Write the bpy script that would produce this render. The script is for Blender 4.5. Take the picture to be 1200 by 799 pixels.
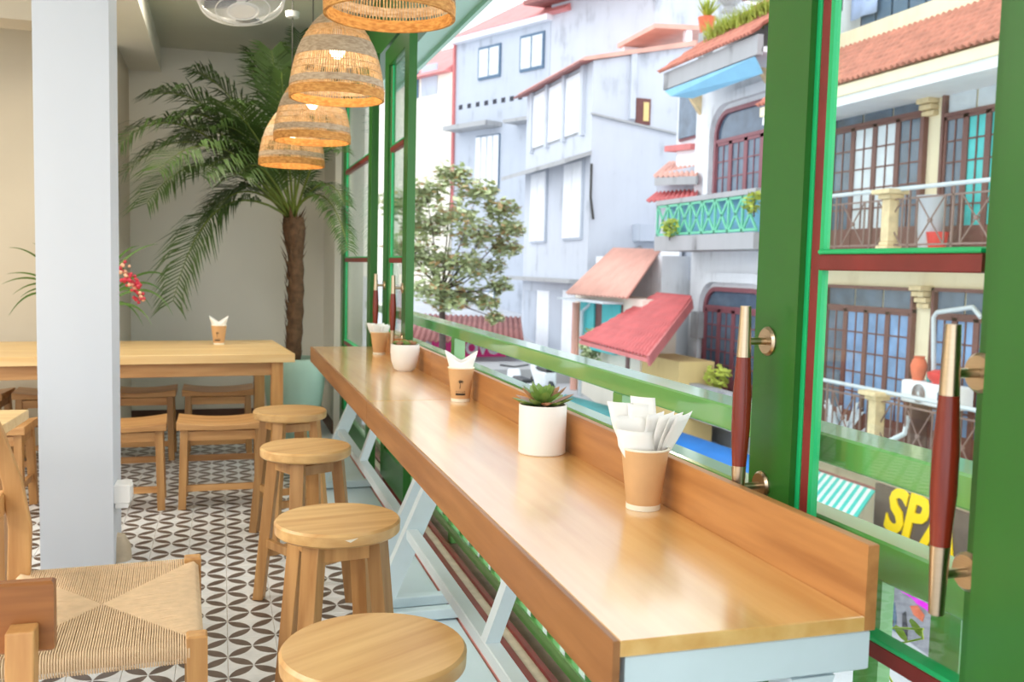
import bpy, bmesh, math, random
from mathutils import Vector, Matrix
random.seed(7)
R = math.radians
PI = math.pi
for o in list(bpy.data.objects): bpy.data.objects.remove(o)
SC = bpy.context.scene
COL = SC.collection

# ---------------------------------------------------------------- camera
CAM_H, FPX, YAW, PITCH, ROLL = 1.22, 1104.4, .29983, .078644, .023709
FW = Vector((math.sin(YAW)*math.cos(PITCH), math.cos(YAW)*math.cos(PITCH), -math.sin(PITCH)))
R0 = Vector((math.cos(YAW), -math.sin(YAW), 0)); U0 = R0.cross(FW)
CR = R0*math.cos(ROLL)+U0*math.sin(ROLL); CU = -R0*math.sin(ROLL)+U0*math.cos(ROLL)
EYE = Vector((0, 0, CAM_H))
cd = bpy.data.cameras.new('camera'); cam = bpy.data.objects.new('camera', cd); COL.objects.link(cam)
m = Matrix((CR, CU, -FW)).transposed().to_4x4(); m.translation = EYE
cam.matrix_world = m
cd.sensor_width = 36; cd.lens = FPX/1200*36; cd.clip_start = .05; cd.clip_end = 500
cd.dof.use_dof = True; cd.dof.focus_distance = 2.1; cd.dof.aperture_fstop = 6.3
SC.camera = cam

# ---------------------------------------------------------------- sky, fill lights, exposure
wd = bpy.data.worlds.new('overcast_sky'); SC.world = wd; wd.use_nodes = True
bg = wd.node_tree.nodes['Background']
bg.inputs[0].default_value = (.93, .965, 1, 1); bg.inputs[1].default_value = 1.85
SC.view_settings.view_transform = 'Standard'; SC.view_settings.look = 'None'
SC.view_settings.exposure = 0.3; SC.view_settings.gamma = 1; SC.view_settings.use_curve_mapping = False
def area(name, loc, size, power, col, rot=(0, 0, 0)):
    l = bpy.data.lights.new(name, 'AREA'); l.shape = 'RECTANGLE'; l.size, l.size_y = size
    l.energy = power; l.color = col
    o = bpy.data.objects.new(name, l); COL.objects.link(o); o.location = loc; o.rotation_euler = rot
    return o
# unseen area lights added just under the ceiling to brighten the interior
area('added_fill_light', (-3.0, 2.6, 2.70), (1.4, 2.4), 115, (1, .94, .86))
area('added_fill_light', (-2.6, -.2, 2.70), (1.6, 1.2), 50, (1, .95, .88))
area('added_fill_light', (.05, 5.55, 2.70), (.5, .5), 16, (1, .90, .74))
area('added_fill_light', (-3.7, 4.3, 2.70), (.9, .8), 45, (1, .90, .74))

# pixel -> world point, distance from the plane the thing stands on
def ray(x, y): return CR*((x-600)/FPX) - CU*((y-399.5)/FPX) + FW
def atx(x, y, X): d = ray(x, y); return EYE + d*(X/d.x)
def aty(x, y, Y): d = ray(x, y); return EYE + d*(Y/d.y)
def atz(x, y, z): d = ray(x, y); return EYE + d*((z-CAM_H)/d.z)

# ---------------------------------------------------------------- materials
MATS = {}
def lin(c):
    return tuple(((v/255)/12.92 if v/255 <= .04045 else ((v/255+.055)/1.055)**2.4) for v in c)
def newmat(name):
    mt = bpy.data.materials.new(name); mt.use_nodes = True
    nt = mt.node_tree; b = nt.nodes['Principled BSDF']; MATS[name] = mt
    return mt, nt, b
def N(nt, t, **kw):
    n = nt.nodes.new(t)
    for k, v in kw.items(): setattr(n, k, v)
    return n
def ramp(nt, stops):
    r = N(nt, 'ShaderNodeValToRGB'); e = r.color_ramp.elements
    while len(e) < len(stops): e.new(.5)
    for el, (p, c) in zip(e, stops): el.position = p; el.color = (*c, 1)
    return r
def plain(name, rgb, rough=.6, var=.12, scale=6, bump=.02, metal=0, spec=.5, stretch=(1, 1, 1), coat=0):
    """paint, plaster, fabric: base colour with soft blotches of wear and a little relief"""
    mt, nt, b = newmat(name); c = lin(rgb)
    tc = N(nt, 'ShaderNodeTexCoord'); mp = N(nt, 'ShaderNodeMapping'); mp.inputs['Scale'].default_value = stretch
    no = N(nt, 'ShaderNodeTexNoise'); no.inputs['Scale'].default_value = scale; no.inputs['Detail'].default_value = 5
    nt.links.new(tc.outputs['Object'], mp.inputs[0]); nt.links.new(mp.outputs[0], no.inputs['Vector'])
    r = ramp(nt, [(.3, tuple(v*(1-var) for v in c)), (.7, tuple(min(1, v*(1+var*.5)) for v in c))])
    nt.links.new(no.outputs[0], r.inputs[0]); nt.links.new(r.outputs[0], b.inputs['Base Color'])
    b.inputs['Roughness'].default_value = rough; b.inputs['Metallic'].default_value = metal
    b.inputs['Specular IOR Level'].default_value = spec
    b.inputs['Coat Weight'].default_value = coat; b.inputs['Coat Roughness'].default_value = .08; b.inputs['Coat IOR'].default_value = 1.8
    if bump:
        bp = N(nt, 'ShaderNodeBump'); bp.inputs['Strength'].default_value = .3; bp.inputs['Distance'].default_value = bump
        nt.links.new(no.outputs[0], bp.inputs['Height']); nt.links.new(bp.outputs[0], b.inputs['Normal'])
    return mt
def wood(name, light, dark, axis=1, rough=.4, scale=9, spec=.5, coat=0, vary=.05):
    mt, nt, b = newmat(name); a, d = lin(light), lin(dark)
    tc = N(nt, 'ShaderNodeTexCoord'); mp = N(nt, 'ShaderNodeMapping')
    s = [scale]*3; s[axis] = scale*.07; mp.inputs['Scale'].default_value = s
    oi = N(nt, 'ShaderNodeObjectInfo'); cb = N(nt, 'ShaderNodeCombineXYZ')
    mu = N(nt, 'ShaderNodeMath', operation='MULTIPLY'); mu.inputs[1].default_value = 13
    nt.links.new(oi.outputs['Random'], mu.inputs[0])
    for i in range(3): nt.links.new(mu.outputs[0], cb.inputs[i])
    nt.links.new(tc.outputs['Object'], mp.inputs[0]); nt.links.new(cb.outputs[0], mp.inputs['Location'])
    n1 = N(nt, 'ShaderNodeTexNoise'); n1.inputs['Scale'].default_value = 1; n1.inputs['Detail'].default_value = 2; n1.inputs['Distortion'].default_value = .5
    n2 = N(nt, 'ShaderNodeTexNoise'); n2.inputs['Scale'].default_value = 5; n2.inputs['Detail'].default_value = 5
    nt.links.new(mp.outputs[0], n1.inputs['Vector']); nt.links.new(mp.outputs[0], n2.inputs['Vector'])
    wv = N(nt, 'ShaderNodeMath', operation='MULTIPLY'); wv.inputs[1].default_value = 34
    sn = N(nt, 'ShaderNodeMath', operation='SINE')
    nt.links.new(n1.outputs[0], wv.inputs[0]); nt.links.new(wv.outputs[0], sn.inputs[0])
    m1 = N(nt, 'ShaderNodeMath', operation='MULTIPLY_ADD'); m1.inputs[1].default_value = .07
    nt.links.new(sn.outputs[0], m1.inputs[0]); nt.links.new(n2.outputs[0], m1.inputs[2])
    r = ramp(nt, [(.28, d), (.5, tuple((x+y)/2 for x, y in zip(a, d))), (.72, a)])
    hv = N(nt, 'ShaderNodeHueSaturation'); mr = N(nt, 'ShaderNodeMapRange'); mr.inputs['To Min'].default_value = 1-vary; mr.inputs['To Max'].default_value = 1+vary*.4
    nt.links.new(oi.outputs['Random'], mr.inputs[0]); nt.links.new(mr.outputs[0], hv.inputs['Value'])
    nt.links.new(m1.outputs[0], r.inputs[0]); nt.links.new(r.outputs[0], hv.inputs['Color']); nt.links.new(hv.outputs[0], b.inputs['Base Color'])
    b.inputs['Roughness'].default_value = rough; b.inputs['Specular IOR Level'].default_value = spec
    b.inputs['Coat Weight'].default_value = coat; b.inputs['Coat Roughness'].default_value = .16; b.inputs['Coat IOR'].default_value = 2.1
    bp = N(nt, 'ShaderNodeBump'); bp.inputs['Strength'].default_value = .12; bp.inputs['Distance'].default_value = .002
    nt.links.new(m1.outputs[0], bp.inputs['Height']); nt.links.new(bp.outputs[0], b.inputs['Normal'])
    return mt
def glass(name, tint=(1, 1, 1), gloss=1.0, ior=1.5, rough=0.0):
    mt = bpy.data.materials.new(name); mt.use_nodes = True; nt = mt.node_tree; MATS[name] = mt
    nt.nodes.clear()
    o = N(nt, 'ShaderNodeOutputMaterial'); mx = N(nt, 'ShaderNodeMixShader')
    ge = N(nt, 'ShaderNodeNewGeometry'); dt = N(nt, 'ShaderNodeVectorMath', operation='DOT_PRODUCT')
    nt.links.new(ge.outputs['Normal'], dt.inputs[0]); nt.links.new(ge.outputs['Incoming'], dt.inputs[1])
    ab = N(nt, 'ShaderNodeMath', operation='ABSOLUTE'); nt.links.new(dt.outputs['Value'], ab.inputs[0])
    om = N(nt, 'ShaderNodeMath', operation='SUBTRACT'); om.inputs[0].default_value = 1; nt.links.new(ab.outputs[0], om.inputs[1])
    pw = N(nt, 'ShaderNodeMath', operation='POWER'); pw.inputs[1].default_value = 5; nt.links.new(om.outputs[0], pw.inputs[0])
    f = N(nt, 'ShaderNodeMath', operation='MULTIPLY_ADD'); f.inputs[1].default_value = .93; f.inputs[2].default_value = ((ior-1)/(ior+1))**2; nt.links.new(pw.outputs[0], f.inputs[0])
    tr = N(nt, 'ShaderNodeBsdfTransparent'); tr.inputs[0].default_value = (*tint, 1)
    gl = N(nt, 'ShaderNodeBsdfGlossy'); gl.inputs['Roughness'].default_value = rough; gl.inputs[0].default_value = (gloss, gloss, gloss, 1)
    nt.links.new(f.outputs[0], mx.inputs[0]); nt.links.new(tr.outputs[0], mx.inputs[1]); nt.links.new(gl.outputs[0], mx.inputs[2])
    nt.links.new(mx.outputs[0], o.inputs[0]); return mt
def emit(name, rgb, s):
    mt, nt, b = newmat(name); c = lin(rgb)
    b.inputs['Base Color'].default_value = (*c, 1); b.inputs['Emission Color'].default_value = (*c, 1); b.inputs['Emission Strength'].default_value = s
    return mt
def stained(name, rgb, stain, amount=.5, scale=2.5, rough=.85):
    """weathered outside wall: plaster with dark streaks running down"""
    mt, nt, b = newmat(name); c, s = lin(rgb), lin(stain)
    tc = N(nt, 'ShaderNodeTexCoord'); mp = N(nt, 'ShaderNodeMapping'); mp.inputs['Scale'].default_value = (scale, scale, scale*.16)
    n1 = N(nt, 'ShaderNodeTexNoise'); n1.inputs['Scale'].default_value = 1.3; n1.inputs['Detail'].default_value = 7; n1.inputs['Roughness'].default_value = .65
    n2 = N(nt, 'ShaderNodeTexNoise'); n2.inputs['Scale'].default_value = 1.1; n2.inputs['Detail'].default_value = 6
    nt.links.new(tc.outputs['Object'], mp.inputs[0]); nt.links.new(mp.outputs[0], n1.inputs['Vector']); nt.links.new(tc.outputs['Object'], n2.inputs['Vector'])
    mu = N(nt, 'ShaderNodeMath', operation='MULTIPLY'); nt.links.new(n1.outputs[0], mu.inputs[0]); nt.links.new(n2.outputs[0], mu.inputs[1])
    r = ramp(nt, [(.16, c), (.30, tuple(x*.93+y*.07 for x, y in zip(c, s))), (.46, tuple(x*(1-amount)+y*amount for x, y in zip(c, s)))])
    nt.links.new(mu.outputs[0], r.inputs[0]); nt.links.new(r.outputs[0], b.inputs['Base Color']); b.inputs['Roughness'].default_value = rough
    return mt

wood('bar_wood', (238, 192, 124), (220, 164, 92), 1, .30, 6, coat=1.0)
wood('backboard_wood', (194, 136, 80), (162, 106, 58), 1, .4, 7)
wood('bar_edge_wood', (166, 114, 70), (138, 90, 52), 1, .4, 7)
wood('stool_wood', (222, 182, 122), (196, 148, 92), 0, .36, 7)
wood('leg_wood', (204, 156, 98), (168, 118, 66), 2, .42, 7, vary=.32)
wood('table_wood', (234, 204, 150), (218, 178, 118), 0, .4, 5)
wood('table_leg_wood', (218, 168, 106), (186, 130, 74), 2, .42, 7)
wood('low_stool_wood', (214, 166, 110), (180, 128, 76), 0, .42, 7, vary=.16)
wood('oak', (212, 164, 104), (180, 128, 74), 2, .45, 8)
wood('rail_wood', (170, 108, 54), (128, 76, 34), 0, .4, 8)
wood('grip_wood', (146, 52, 30), (104, 30, 18), 2, .25, 8)
plain('green_paint', (40, 103, 33), .34, .05, 9, 0)
plain('bead_paint', (24, 178, 108), .4, .06, 9, 0)
plain('rail_paint', (100, 172, 88), .3, .05, 9, 0, coat=1)
plain('maroon_paint', (124, 38, 36), .45, .22, 14, .003)
plain('steel_paint', (206, 222, 230), .35, .04, 12, .001)
plain('brushed_steel', (196, 176, 150), .28, .05, 30, .0005, 1.0, stretch=(1, 1, 12))
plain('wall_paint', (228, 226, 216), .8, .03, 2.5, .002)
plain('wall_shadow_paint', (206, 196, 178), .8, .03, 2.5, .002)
plain('pillar_paint', (204, 210, 219), .7, .03, 3, .003, stretch=(1, 1, .4))
plain('ceiling_paint', (206, 206, 190), .85, .04, 2, .002)
plain('soffit_paint', (204, 236, 224), .7, .03, 3, .002)
plain('strip_floor', (202, 218, 226), .35, .05, 4, .001)
plain('ledge_concrete', (136, 116, 92), .8, .3, 9, .004)
plain('track_groove', (196, 180, 156), .7, .15, 20, .003)
plain('pink_track', (216, 140, 134), .6, .12, 20, .002)
plain('dark_skirting', (92, 62, 48), .5, .12, 9, .002)
plain('white_plastic', (238, 238, 236), .4, .02, 8, 0)
plain('dark_plastic', (50, 52, 66), .4, .05, 8, 0)
plain('kraft_paper', (210, 166, 118), .65, .06, 24, .001)
plain('cup_base_paper', (236, 228, 208), .6, .03, 20, 0)
plain('print_ink', (42, 34, 30), .6, 0, 8, 0)
plain('napkin_paper', (246, 244, 240), .9, .02, 16, .001)
plain('ceramic', (240, 236, 230), .45, .02, 8, .0005)
plain('mint_ceramic', (176, 208, 194), .55, .06, 5, .002)
plain('soil', (46, 34, 26), .95, .3, 30, .004)
plain('succulent', (120, 150, 72), .45, .25, 22, .001)
plain('succulent_tip', (176, 128, 96), .5, .2, 22, .001)
plain('palm_leaf', (66, 92, 40), .5, .28, 9, .001)
plain('palm_stem', (112, 128, 52), .5, .2, 9, .001)
plain('palm_bark', (104, 76, 52), .9, .4, 26, .012)
plain('spider_leaf', (84, 122, 48), .45, .2, 9, .001)
plain('flower_red', (206, 62, 84), .5, .3, 40, .001)
plain('flower_cream', (240, 190, 160), .5, .1, 40, .001)
plain('cord_paper', (224, 194, 156), .7, .1, 40, .001)
plain('black_metal', (40, 42, 44), .4, .05, 10, 0)
plain('cable', (60, 58, 54), .6, .05, 10, 0)
glass('pane_glass', (.97, 1, .98), 1, 1.45)
emit('bulb_glow', (255, 232, 196), 6)
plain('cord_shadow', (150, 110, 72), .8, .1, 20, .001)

def rattan(name, light, dark, transl):
    mt, nt, b = newmat(name); a, d = lin(light), lin(dark)
    tc = N(nt, 'ShaderNodeTexCoord'); no = N(nt, 'ShaderNodeTexNoise'); no.inputs['Scale'].default_value = 90; no.inputs['Detail'].default_value = 3
    mp = N(nt, 'ShaderNodeMapping'); mp.inputs['Scale'].default_value = (.5, .5, 1.6)
    nt.links.new(tc.outputs['Object'], mp.inputs[0]); nt.links.new(mp.outputs[0], no.inputs['Vector'])
    r = ramp(nt, [(.35, d), (.65, a)]); nt.links.new(no.outputs[0], r.inputs[0]); nt.links.new(r.outputs[0], b.inputs['Base Color'])
    b.inputs['Roughness'].default_value = .7
    bp = N(nt, 'ShaderNodeBump'); bp.inputs['Strength'].default_value = .5; bp.inputs['Distance'].default_value = .003
    nt.links.new(no.outputs[0], bp.inputs['Height']); nt.links.new(bp.outputs[0], b.inputs['Normal'])
    t = N(nt, 'ShaderNodeBsdfTranslucent'); nt.links.new(r.outputs[0], t.inputs[0])
    mx = N(nt, 'ShaderNodeMixShader'); mx.inputs[0].default_value = transl
    o = nt.nodes['Material Output']
    nt.links.new(b.outputs[0], mx.inputs[1]); nt.links.new(t.outputs[0], mx.inputs[2]); nt.links.new(mx.outputs[0], o.inputs[0])
    return mt
rattan('rattan_light', (230, 202, 156), (206, 168, 116), .3)
rattan('rattan_dark', (206, 184, 154), (172, 146, 118), .12)
rattan('rattan_rim', (226, 170, 92), (190, 126, 56), .2)

# cement tile: grey brown petals of overlapping circles printed on white, laid out in world metres
P_TILE, TX0, TY0 = .15, .018, 2.792
def tile_mat():
    mt, nt, b = newmat('cement_tile')
    g = N(nt, 'ShaderNodeNewGeometry'); sp = N(nt, 'ShaderNodeSeparateXYZ'); nt.links.new(g.outputs['Position'], sp.inputs[0])
    def M(op, a, bb=None, c=None):
        n = N(nt, 'ShaderNodeMath', operation=op)
        for i, v in enumerate((a, bb, c)):
            if v is None: continue
            if isinstance(v, (int, float)): n.inputs[i].default_value = v
            else: nt.links.new(v, n.inputs[i])
        return n.outputs[0]
    L = P_TILE/math.sqrt(2)
    x = M('SUBTRACT', sp.outputs[0], TX0); y = M('SUBTRACT', sp.outputs[1], TY0)
    k = 1/(math.sqrt(2)*L)
    u = M('MULTIPLY', M('ADD', x, y), k); v = M('MULTIPLY', M('SUBTRACT', x, y), k)
    def petal(p, q):
        a = M('SUBTRACT', M('FRACT', p), .5); bb = M('ABSOLUTE', M('SUBTRACT', q, M('ROUND', q)))
        lim = M('MULTIPLY', M('SUBTRACT', 1.0, M('MULTIPLY', M('MULTIPLY', a, a), 4.35)), .175)
        return M('LESS_THAN', bb, lim)
    mk = M('MAXIMUM', petal(u, v), petal(v, u))
    no = N(nt, 'ShaderNodeTexNoise'); no.inputs['Scale'].default_value = 18; no.inputs['Detail'].default_value = 5
    nt.links.new(g.outputs['Position'], no.inputs['Vector'])
    w = ramp(nt, [(.3, lin((214, 218, 222))), (.7, lin((232, 235, 238)))]); d = ramp(nt, [(.3, lin((84, 70, 62))), (.7, lin((108, 94, 86)))])
    nt.links.new(no.outputs[0], w.inputs[0]); nt.links.new(no.outputs[0], d.inputs[0])
    mx = N(nt, 'ShaderNodeMix', data_type='RGBA'); nt.links.new(mk, mx.inputs[0]); nt.links.new(w.outputs[0], mx.inputs[6]); nt.links.new(d.outputs[0], mx.inputs[7])
    nt.links.new(mx.outputs[2], b.inputs['Base Color']); b.inputs['Roughness'].default_value = .38
tile_mat()

# ---------------------------------------------------------------- mesh helpers
class B:
    """collects shapes in world (or thing) coordinates and links them as ONE mesh object"""
    def __init__(s): s.v = []; s.f = []
    def add(s, vs, fs):
        n = len(s.v); s.v += [Vector(q) for q in vs]; s.f += [tuple(i+n for i in f) for f in fs]; return s
    def box(s, x0, x1, y0, y1, z0, z1, ch=0):
        if x1 < x0: x0, x1 = x1, x0
        if y1 < y0: y0, y1 = y1, y0
        if z1 < z0: z0, z1 = z1, z0
        if not ch:
            return s.add([(x0, y0, z0), (x1, y0, z0), (x1, y1, z0), (x0, y1, z0), (x0, y0, z1), (x1, y0, z1), (x1, y1, z1), (x0, y1, z1)],
                         [(0, 3, 2, 1), (4, 5, 6, 7), (0, 1, 5, 4), (1, 2, 6, 5), (2, 3, 7, 6), (3, 0, 4, 7)])
        c = ch; ring = lambda q, z: [(x0+q, y0+q, z), (x1-q, y0+q, z), (x1-q, y1-q, z), (x0+q, y1-q, z)]
        vs = ring(c, z0)+ring(0, z0+c)+ring(0, z1-c)+ring(c, z1); fs = [(3, 2, 1, 0), (12, 13, 14, 15)]
        for k in range(3):
            for i in range(4): j = (i+1) % 4; fs.append((k*4+i, k*4+j, k*4+4+j, k*4+4+i))
        return s.add(vs, fs)
    def beam(s, p, q, w, h, up=(0, 0, 1), w2=None, h2=None):
        p, q = Vector(p), Vector(q); d = (q-p).normalized(); up = Vector(up)
        if abs(d.dot(up)) > .98: up = Vector((0, 1, 0))
        a = d.cross(up).normalized(); b = a.cross(d)
        w2 = w if w2 is None else w2; h2 = h if h2 is None else h2
        vs = []
        for c, ww, hh in ((p, w, h), (q, w2, h2)):
            for i, j in ((-1, -1), (1, -1), (1, 1), (-1, 1)): vs.append(c+a*(i*ww/2)+b*(j*hh/2))
        return s.add(vs, [(3, 2, 1, 0), (4, 5, 6, 7), (0, 1, 5, 4), (1, 2, 6, 5), (2, 3, 7, 6), (3, 0, 4, 7)])
    def tube(s, pts, r, n=8, caps=True):
        pts = [Vector(p) for p in pts]; rs = r if isinstance(r, (list, tuple)) else [r]*len(pts)
        vs, fs = [], []; a = None
        for i, p in enumerate(pts):
            d = (pts[min(i+1, len(pts)-1)]-pts[max(i-1, 0)]).normalized()
            if a is None: a = d.orthogonal().normalized()
            else:
                a = a-d*a.dot(d); a = a.normalized() if a.length > 1e-6 else d.orthogonal().normalized()
            b = d.cross(a)
            for k in range(n):
                t = 2*PI*k/n; vs.append(p+(a*math.cos(t)+b*math.sin(t))*rs[i])
        for i in range(len(pts)-1):
            for k in range(n): j = (k+1) % n; fs.append((i*n+k, i*n+j, (i+1)*n+j, (i+1)*n+k))
        if caps: fs += [tuple(reversed(range(n))), tuple(range((len(pts)-1)*n, len(pts)*n))]
        return s.add(vs, fs)
    def lathe(s, prof, c=(0, 0, 0), n=32, axis='z', caps=False, a0=0, a1=2*PI):
        c = Vector(c); vs, fs = [], []; full = abs(a1-a0-2*PI) < 1e-6; cols = n if full else n+1
        for k in range(cols):
            t = a0+(a1-a0)*k/n
            for r, z in prof:
                q = (r*math.cos(t), r*math.sin(t), z)
                if axis == 'x': q = (q[2], q[0], q[1])
                if axis == 'y': q = (q[0], q[2], q[1])
                vs.append(c+Vector(q))
        m_ = len(prof)
        for k in range(n):
            j = (k+1) % cols
            for i in range(m_-1): fs.append((k*m_+i, j*m_+i, j*m_+i+1, k*m_+i+1))
        if caps and full:
            fs.append(tuple(k*m_ for k in reversed(range(n)))); fs.append(tuple(k*m_+m_-1 for k in range(n)))
        return s.add(vs, fs)
    def prism(s, poly, off):
        """closed planar polygon pushed along the vector off"""
        poly = [Vector(p) for p in poly]; off = Vector(off); n = len(poly)
        return s.add(poly+[p+off for p in poly], [tuple(reversed(range(n))), tuple(range(n, 2*n))]+[(i, (i+1) % n, n+(i+1) % n, n+i) for i in range(n)])
    def grid(s, fn, nu, nv, thick=0):
        vs = [Vector(fn(i/nu, j/nv)) for j in range(nv+1) for i in range(nu+1)]
        fs = [(j*(nu+1)+i, j*(nu+1)+i+1, (j+1)*(nu+1)+i+1, (j+1)*(nu+1)+i) for j in range(nv) for i in range(nu)]
        return s.add(vs, fs)
    def quad(s, a, b, c, d): return s.add([a, b, c, d], [(0, 1, 2, 3)])
    def obj(s, name, mat, parent=None, smooth=False, bevel=0, solid=0, fix=True, loc=None, sub=0):
        me = bpy.data.meshes.new(name)
        o = bpy.data.objects.new(name, me); COL.objects.link(o)
        root = parent
        while root is not None and root.parent is not None: root = root.parent
        if root is not None:
            mi = (Matrix.Translation(root.location) @ root.rotation_euler.to_matrix().to_4x4()).inverted(); vs = [mi @ q for q in s.v]; o.parent = parent
        elif loc is not None:
            o.location = loc; vs = [q-Vector(loc) for q in s.v]
        else: vs = s.v
        me.from_pydata([tuple(q) for q in vs], [], s.f)
        if fix:
            bm = bmesh.new(); bm.from_mesh(me); bmesh.ops.recalc_face_normals(bm, faces=bm.faces); bm.to_mesh(me); bm.free()
        me.materials.append(MATS[mat])
        if smooth:
            for p in me.polygons: p.use_smooth = True
            if smooth != 'all': me.set_sharp_from_angle(angle=R(40))
        if solid: md = o.modifiers.new('thickness', 'SOLIDIFY'); md.thickness = solid; md.offset = 0
        if bevel: md = o.modifiers.new('bevel', 'BEVEL'); md.width = bevel; md.segments = 2; md.limit_method = 'ANGLE'; md.angle_limit = R(50)
        if sub: md = o.modifiers.new('smooth', 'SUBSURF'); md.levels = sub; md.render_levels = sub
        return o
def tag(o, label, cat, group=None, kind=None):
    o['label'] = label; o['category'] = cat
    if group: o['group'] = group
    if kind: o['kind'] = kind
    return o
def thing(name, label, cat, loc=(0, 0, 0), rz=0, group=None, kind=None):
    o = bpy.data.objects.new(name, None); COL.objects.link(o); o.empty_display_size = .1
    o.location = loc; o.rotation_euler = (0, 0, rz)
    return tag(o, label, cat, group, kind)
def struct(o, label=None, cat=None):
    o['kind'] = 'structure'
    if label: o['label'] = label; o['category'] = cat
    return o
def stuff(o): o['kind'] = 'stuff'; return o
def copy_tree(o, parent=None):
    c = o.copy(); COL.objects.link(c); c.parent = parent
    for ch in list(o.children): copy_tree(ch, c)
    return c
def dup(root, loc, rz, label, group=None):
    c = copy_tree(root); c.location = loc; c.rotation_euler = (0, 0, rz); c['label'] = label
    if group: c['group'] = group
    return c
def rbox(x0, x1, y0, y1, z0, z1, ch=.003): return B().box(x0, x1, y0, y1, z0, z1, ch)
def text_mesh(body, size, shear=0, extrude=.002, bold=0, spacing=1.0):
    cu = bpy.data.curves.new('lettering', 'FONT'); cu.body = body; cu.size = size; cu.extrude = extrude; cu.shear = shear
    cu.align_x = 'CENTER'; cu.align_y = 'CENTER'; cu.offset = bold; cu.space_character = spacing; cu.resolution_u = 3
    o = bpy.data.objects.new('lettering', cu); COL.objects.link(o)
    bpy.context.view_layer.update()
    me = o.to_mesh(); vs = [q.co.copy() for q in me.vertices]; fs = [tuple(p.vertices) for p in me.polygons]
    o.to_mesh_clear(); bpy.data.objects.remove(o); return vs, fs

# ================================================================ THE ROOM
YB, XD, ZC = 7.45, .948, 2.75          # back wall, door plane, ceiling height
# ---- floor: base slab, cement tiles, smooth strip beside the doors
floor = struct(B().box(-4.6, .78, -1.0, YB, -.25, -.004).obj('floor', 'track_groove', fix=True), 'patterned cement tile floor of the cafe', 'floor')
tile_proto = None
def in_view(x, y):
    v = Vector((x, y, 0))-EYE; d = v.dot(FW)
    if d < .1: return False
    px, py = 600+FPX*v.dot(CR)/d, 399.5-FPX*v.dot(CU)/d
    return -30 < px < 560 and py < 830
hp = P_TILE/2-.0007
near_t, far_t = [], []
for i in range(-30, 3):
    for j in range(-36, 32):
        x, y = TX0+(i+.5)*P_TILE, TY0+(j+.5)*P_TILE
        if y > YB-.06: continue
        (near_t if in_view(x, y) else far_t).append((x, y))
near_t.sort(key=lambda q: q[1]); far_t += near_t[300:]; near_t = near_t[:300]
for x, y in near_t:
    if tile_proto is None:
        o = B().box(-hp, hp, -hp, hp, -.02, 0, .0012).obj('tile', 'cement_tile'); tile_proto = o.data
    else:
        o = bpy.data.objects.new('tile', tile_proto); COL.objects.link(o)
    o.location = (x, y, 0); o.parent = floor
b = B()
for x, y in far_t: b.box(x-hp, x+hp, y-hp, y+hp, -.02, 0)
stuff(b.obj('tile_field', 'cement_tile', floor, fix=False))
B().box(TX0+3*P_TILE, .775, -1.0, YB, -.02, .0).obj('plain_strip', 'strip_floor', floor)

# ---- door sill: painted track rails, groove, concrete ledge outside
sill = struct(B().box(.95, 1.16, -1.0, 7.4, -.25, -.055).obj('floor_ledge', 'ledge_concrete'), 'brown concrete balcony ledge under the green railing', 'ledge')
B().box(.782, .797, -1.0, 7.2, -.25, .006, .002).obj('pink_track', 'pink_track', sill)
B().box(.797, .858, -1.0, 7.2, -.25, .002).obj('sill_strip', 'strip_floor', sill)
B().box(.858, .884, -1.0, 7.2, -.02, .012, .003).obj('track_rail', 'maroon_paint', sill)
B().box(.858, .95, -1.0, 7.2, -.25, .003).obj('track_groove', 'track_groove', sill)
B().box(.922, .946, -1.0, 7.2, -.02, .012, .003).obj('track_rail', 'maroon_paint', sill)

# ---- walls, beam, pillar, ceiling
struct(B().box(-.64, 1.0, YB, YB+.2, -.25, ZC+.3).obj('wall_back', 'wall_paint'), 'pale back wall behind the potted palm', 'wall')
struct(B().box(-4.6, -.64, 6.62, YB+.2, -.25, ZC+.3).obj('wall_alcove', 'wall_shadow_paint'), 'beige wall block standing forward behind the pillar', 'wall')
struct(B().box(-4.8, -4.6, -1.0, YB, -.25, ZC+.3).obj('wall_left', 'wall_paint'), 'left side wall of the cafe', 'wall')
wr = struct(B().box(.76, .96, 6.72, YB, 0, ZC).obj('wall_right', 'wall_paint'), 'pale wall return beside the folded green doors', 'wall')
struct(B().box(-.64, .76, YB-.012, YB, 0, .09).obj('baseboard_back', 'dark_skirting'), 'dark skirting along the back wall', 'baseboard')
struct(B().box(.748, .76, 6.72, YB-.012, 0, .09).obj('baseboard_right', 'dark_skirting'), 'dark skirting on the wall return by the doors', 'baseboard')
ceil = struct(B().box(-4.8, .98, -1.0, YB+.2, ZC, ZC+.2).obj('ceiling', 'ceiling_paint'), 'grey green painted cafe ceiling', 'ceiling')
struct(B().box(-.665, -.42, -1.0, YB, 2.57, ZC).obj('trim_1', 'wall_paint'), 'ceiling beam running from the pillar to the back wall', 'beam')
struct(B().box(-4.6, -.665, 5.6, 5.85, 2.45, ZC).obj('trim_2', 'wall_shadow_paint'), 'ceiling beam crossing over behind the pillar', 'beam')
struct(B().box(.86, 1.0, -1.0, YB, 2.40, ZC).obj('trim_3', 'green_paint'), 'green header beam above the folding doors', 'header')
ov = struct(B().box(1.0, 1.30, -1.0, 7.6, 2.60, 2.80).obj('ceiling_overhang', 'soffit_paint'), 'mint painted roof overhang outside the doors', 'overhang')
B().box(1.30, 1.325, -1.0, 7.6, 2.57, 2.84).obj('fascia', 'soffit_paint', ov)
pil = struct(B().box(-.665, -.404, 3.905, 4.20, 0, 2.57, .006).obj('wall_pillar', 'pillar_paint'), 'white square pillar standing in the tiled floor', 'pillar')
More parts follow.
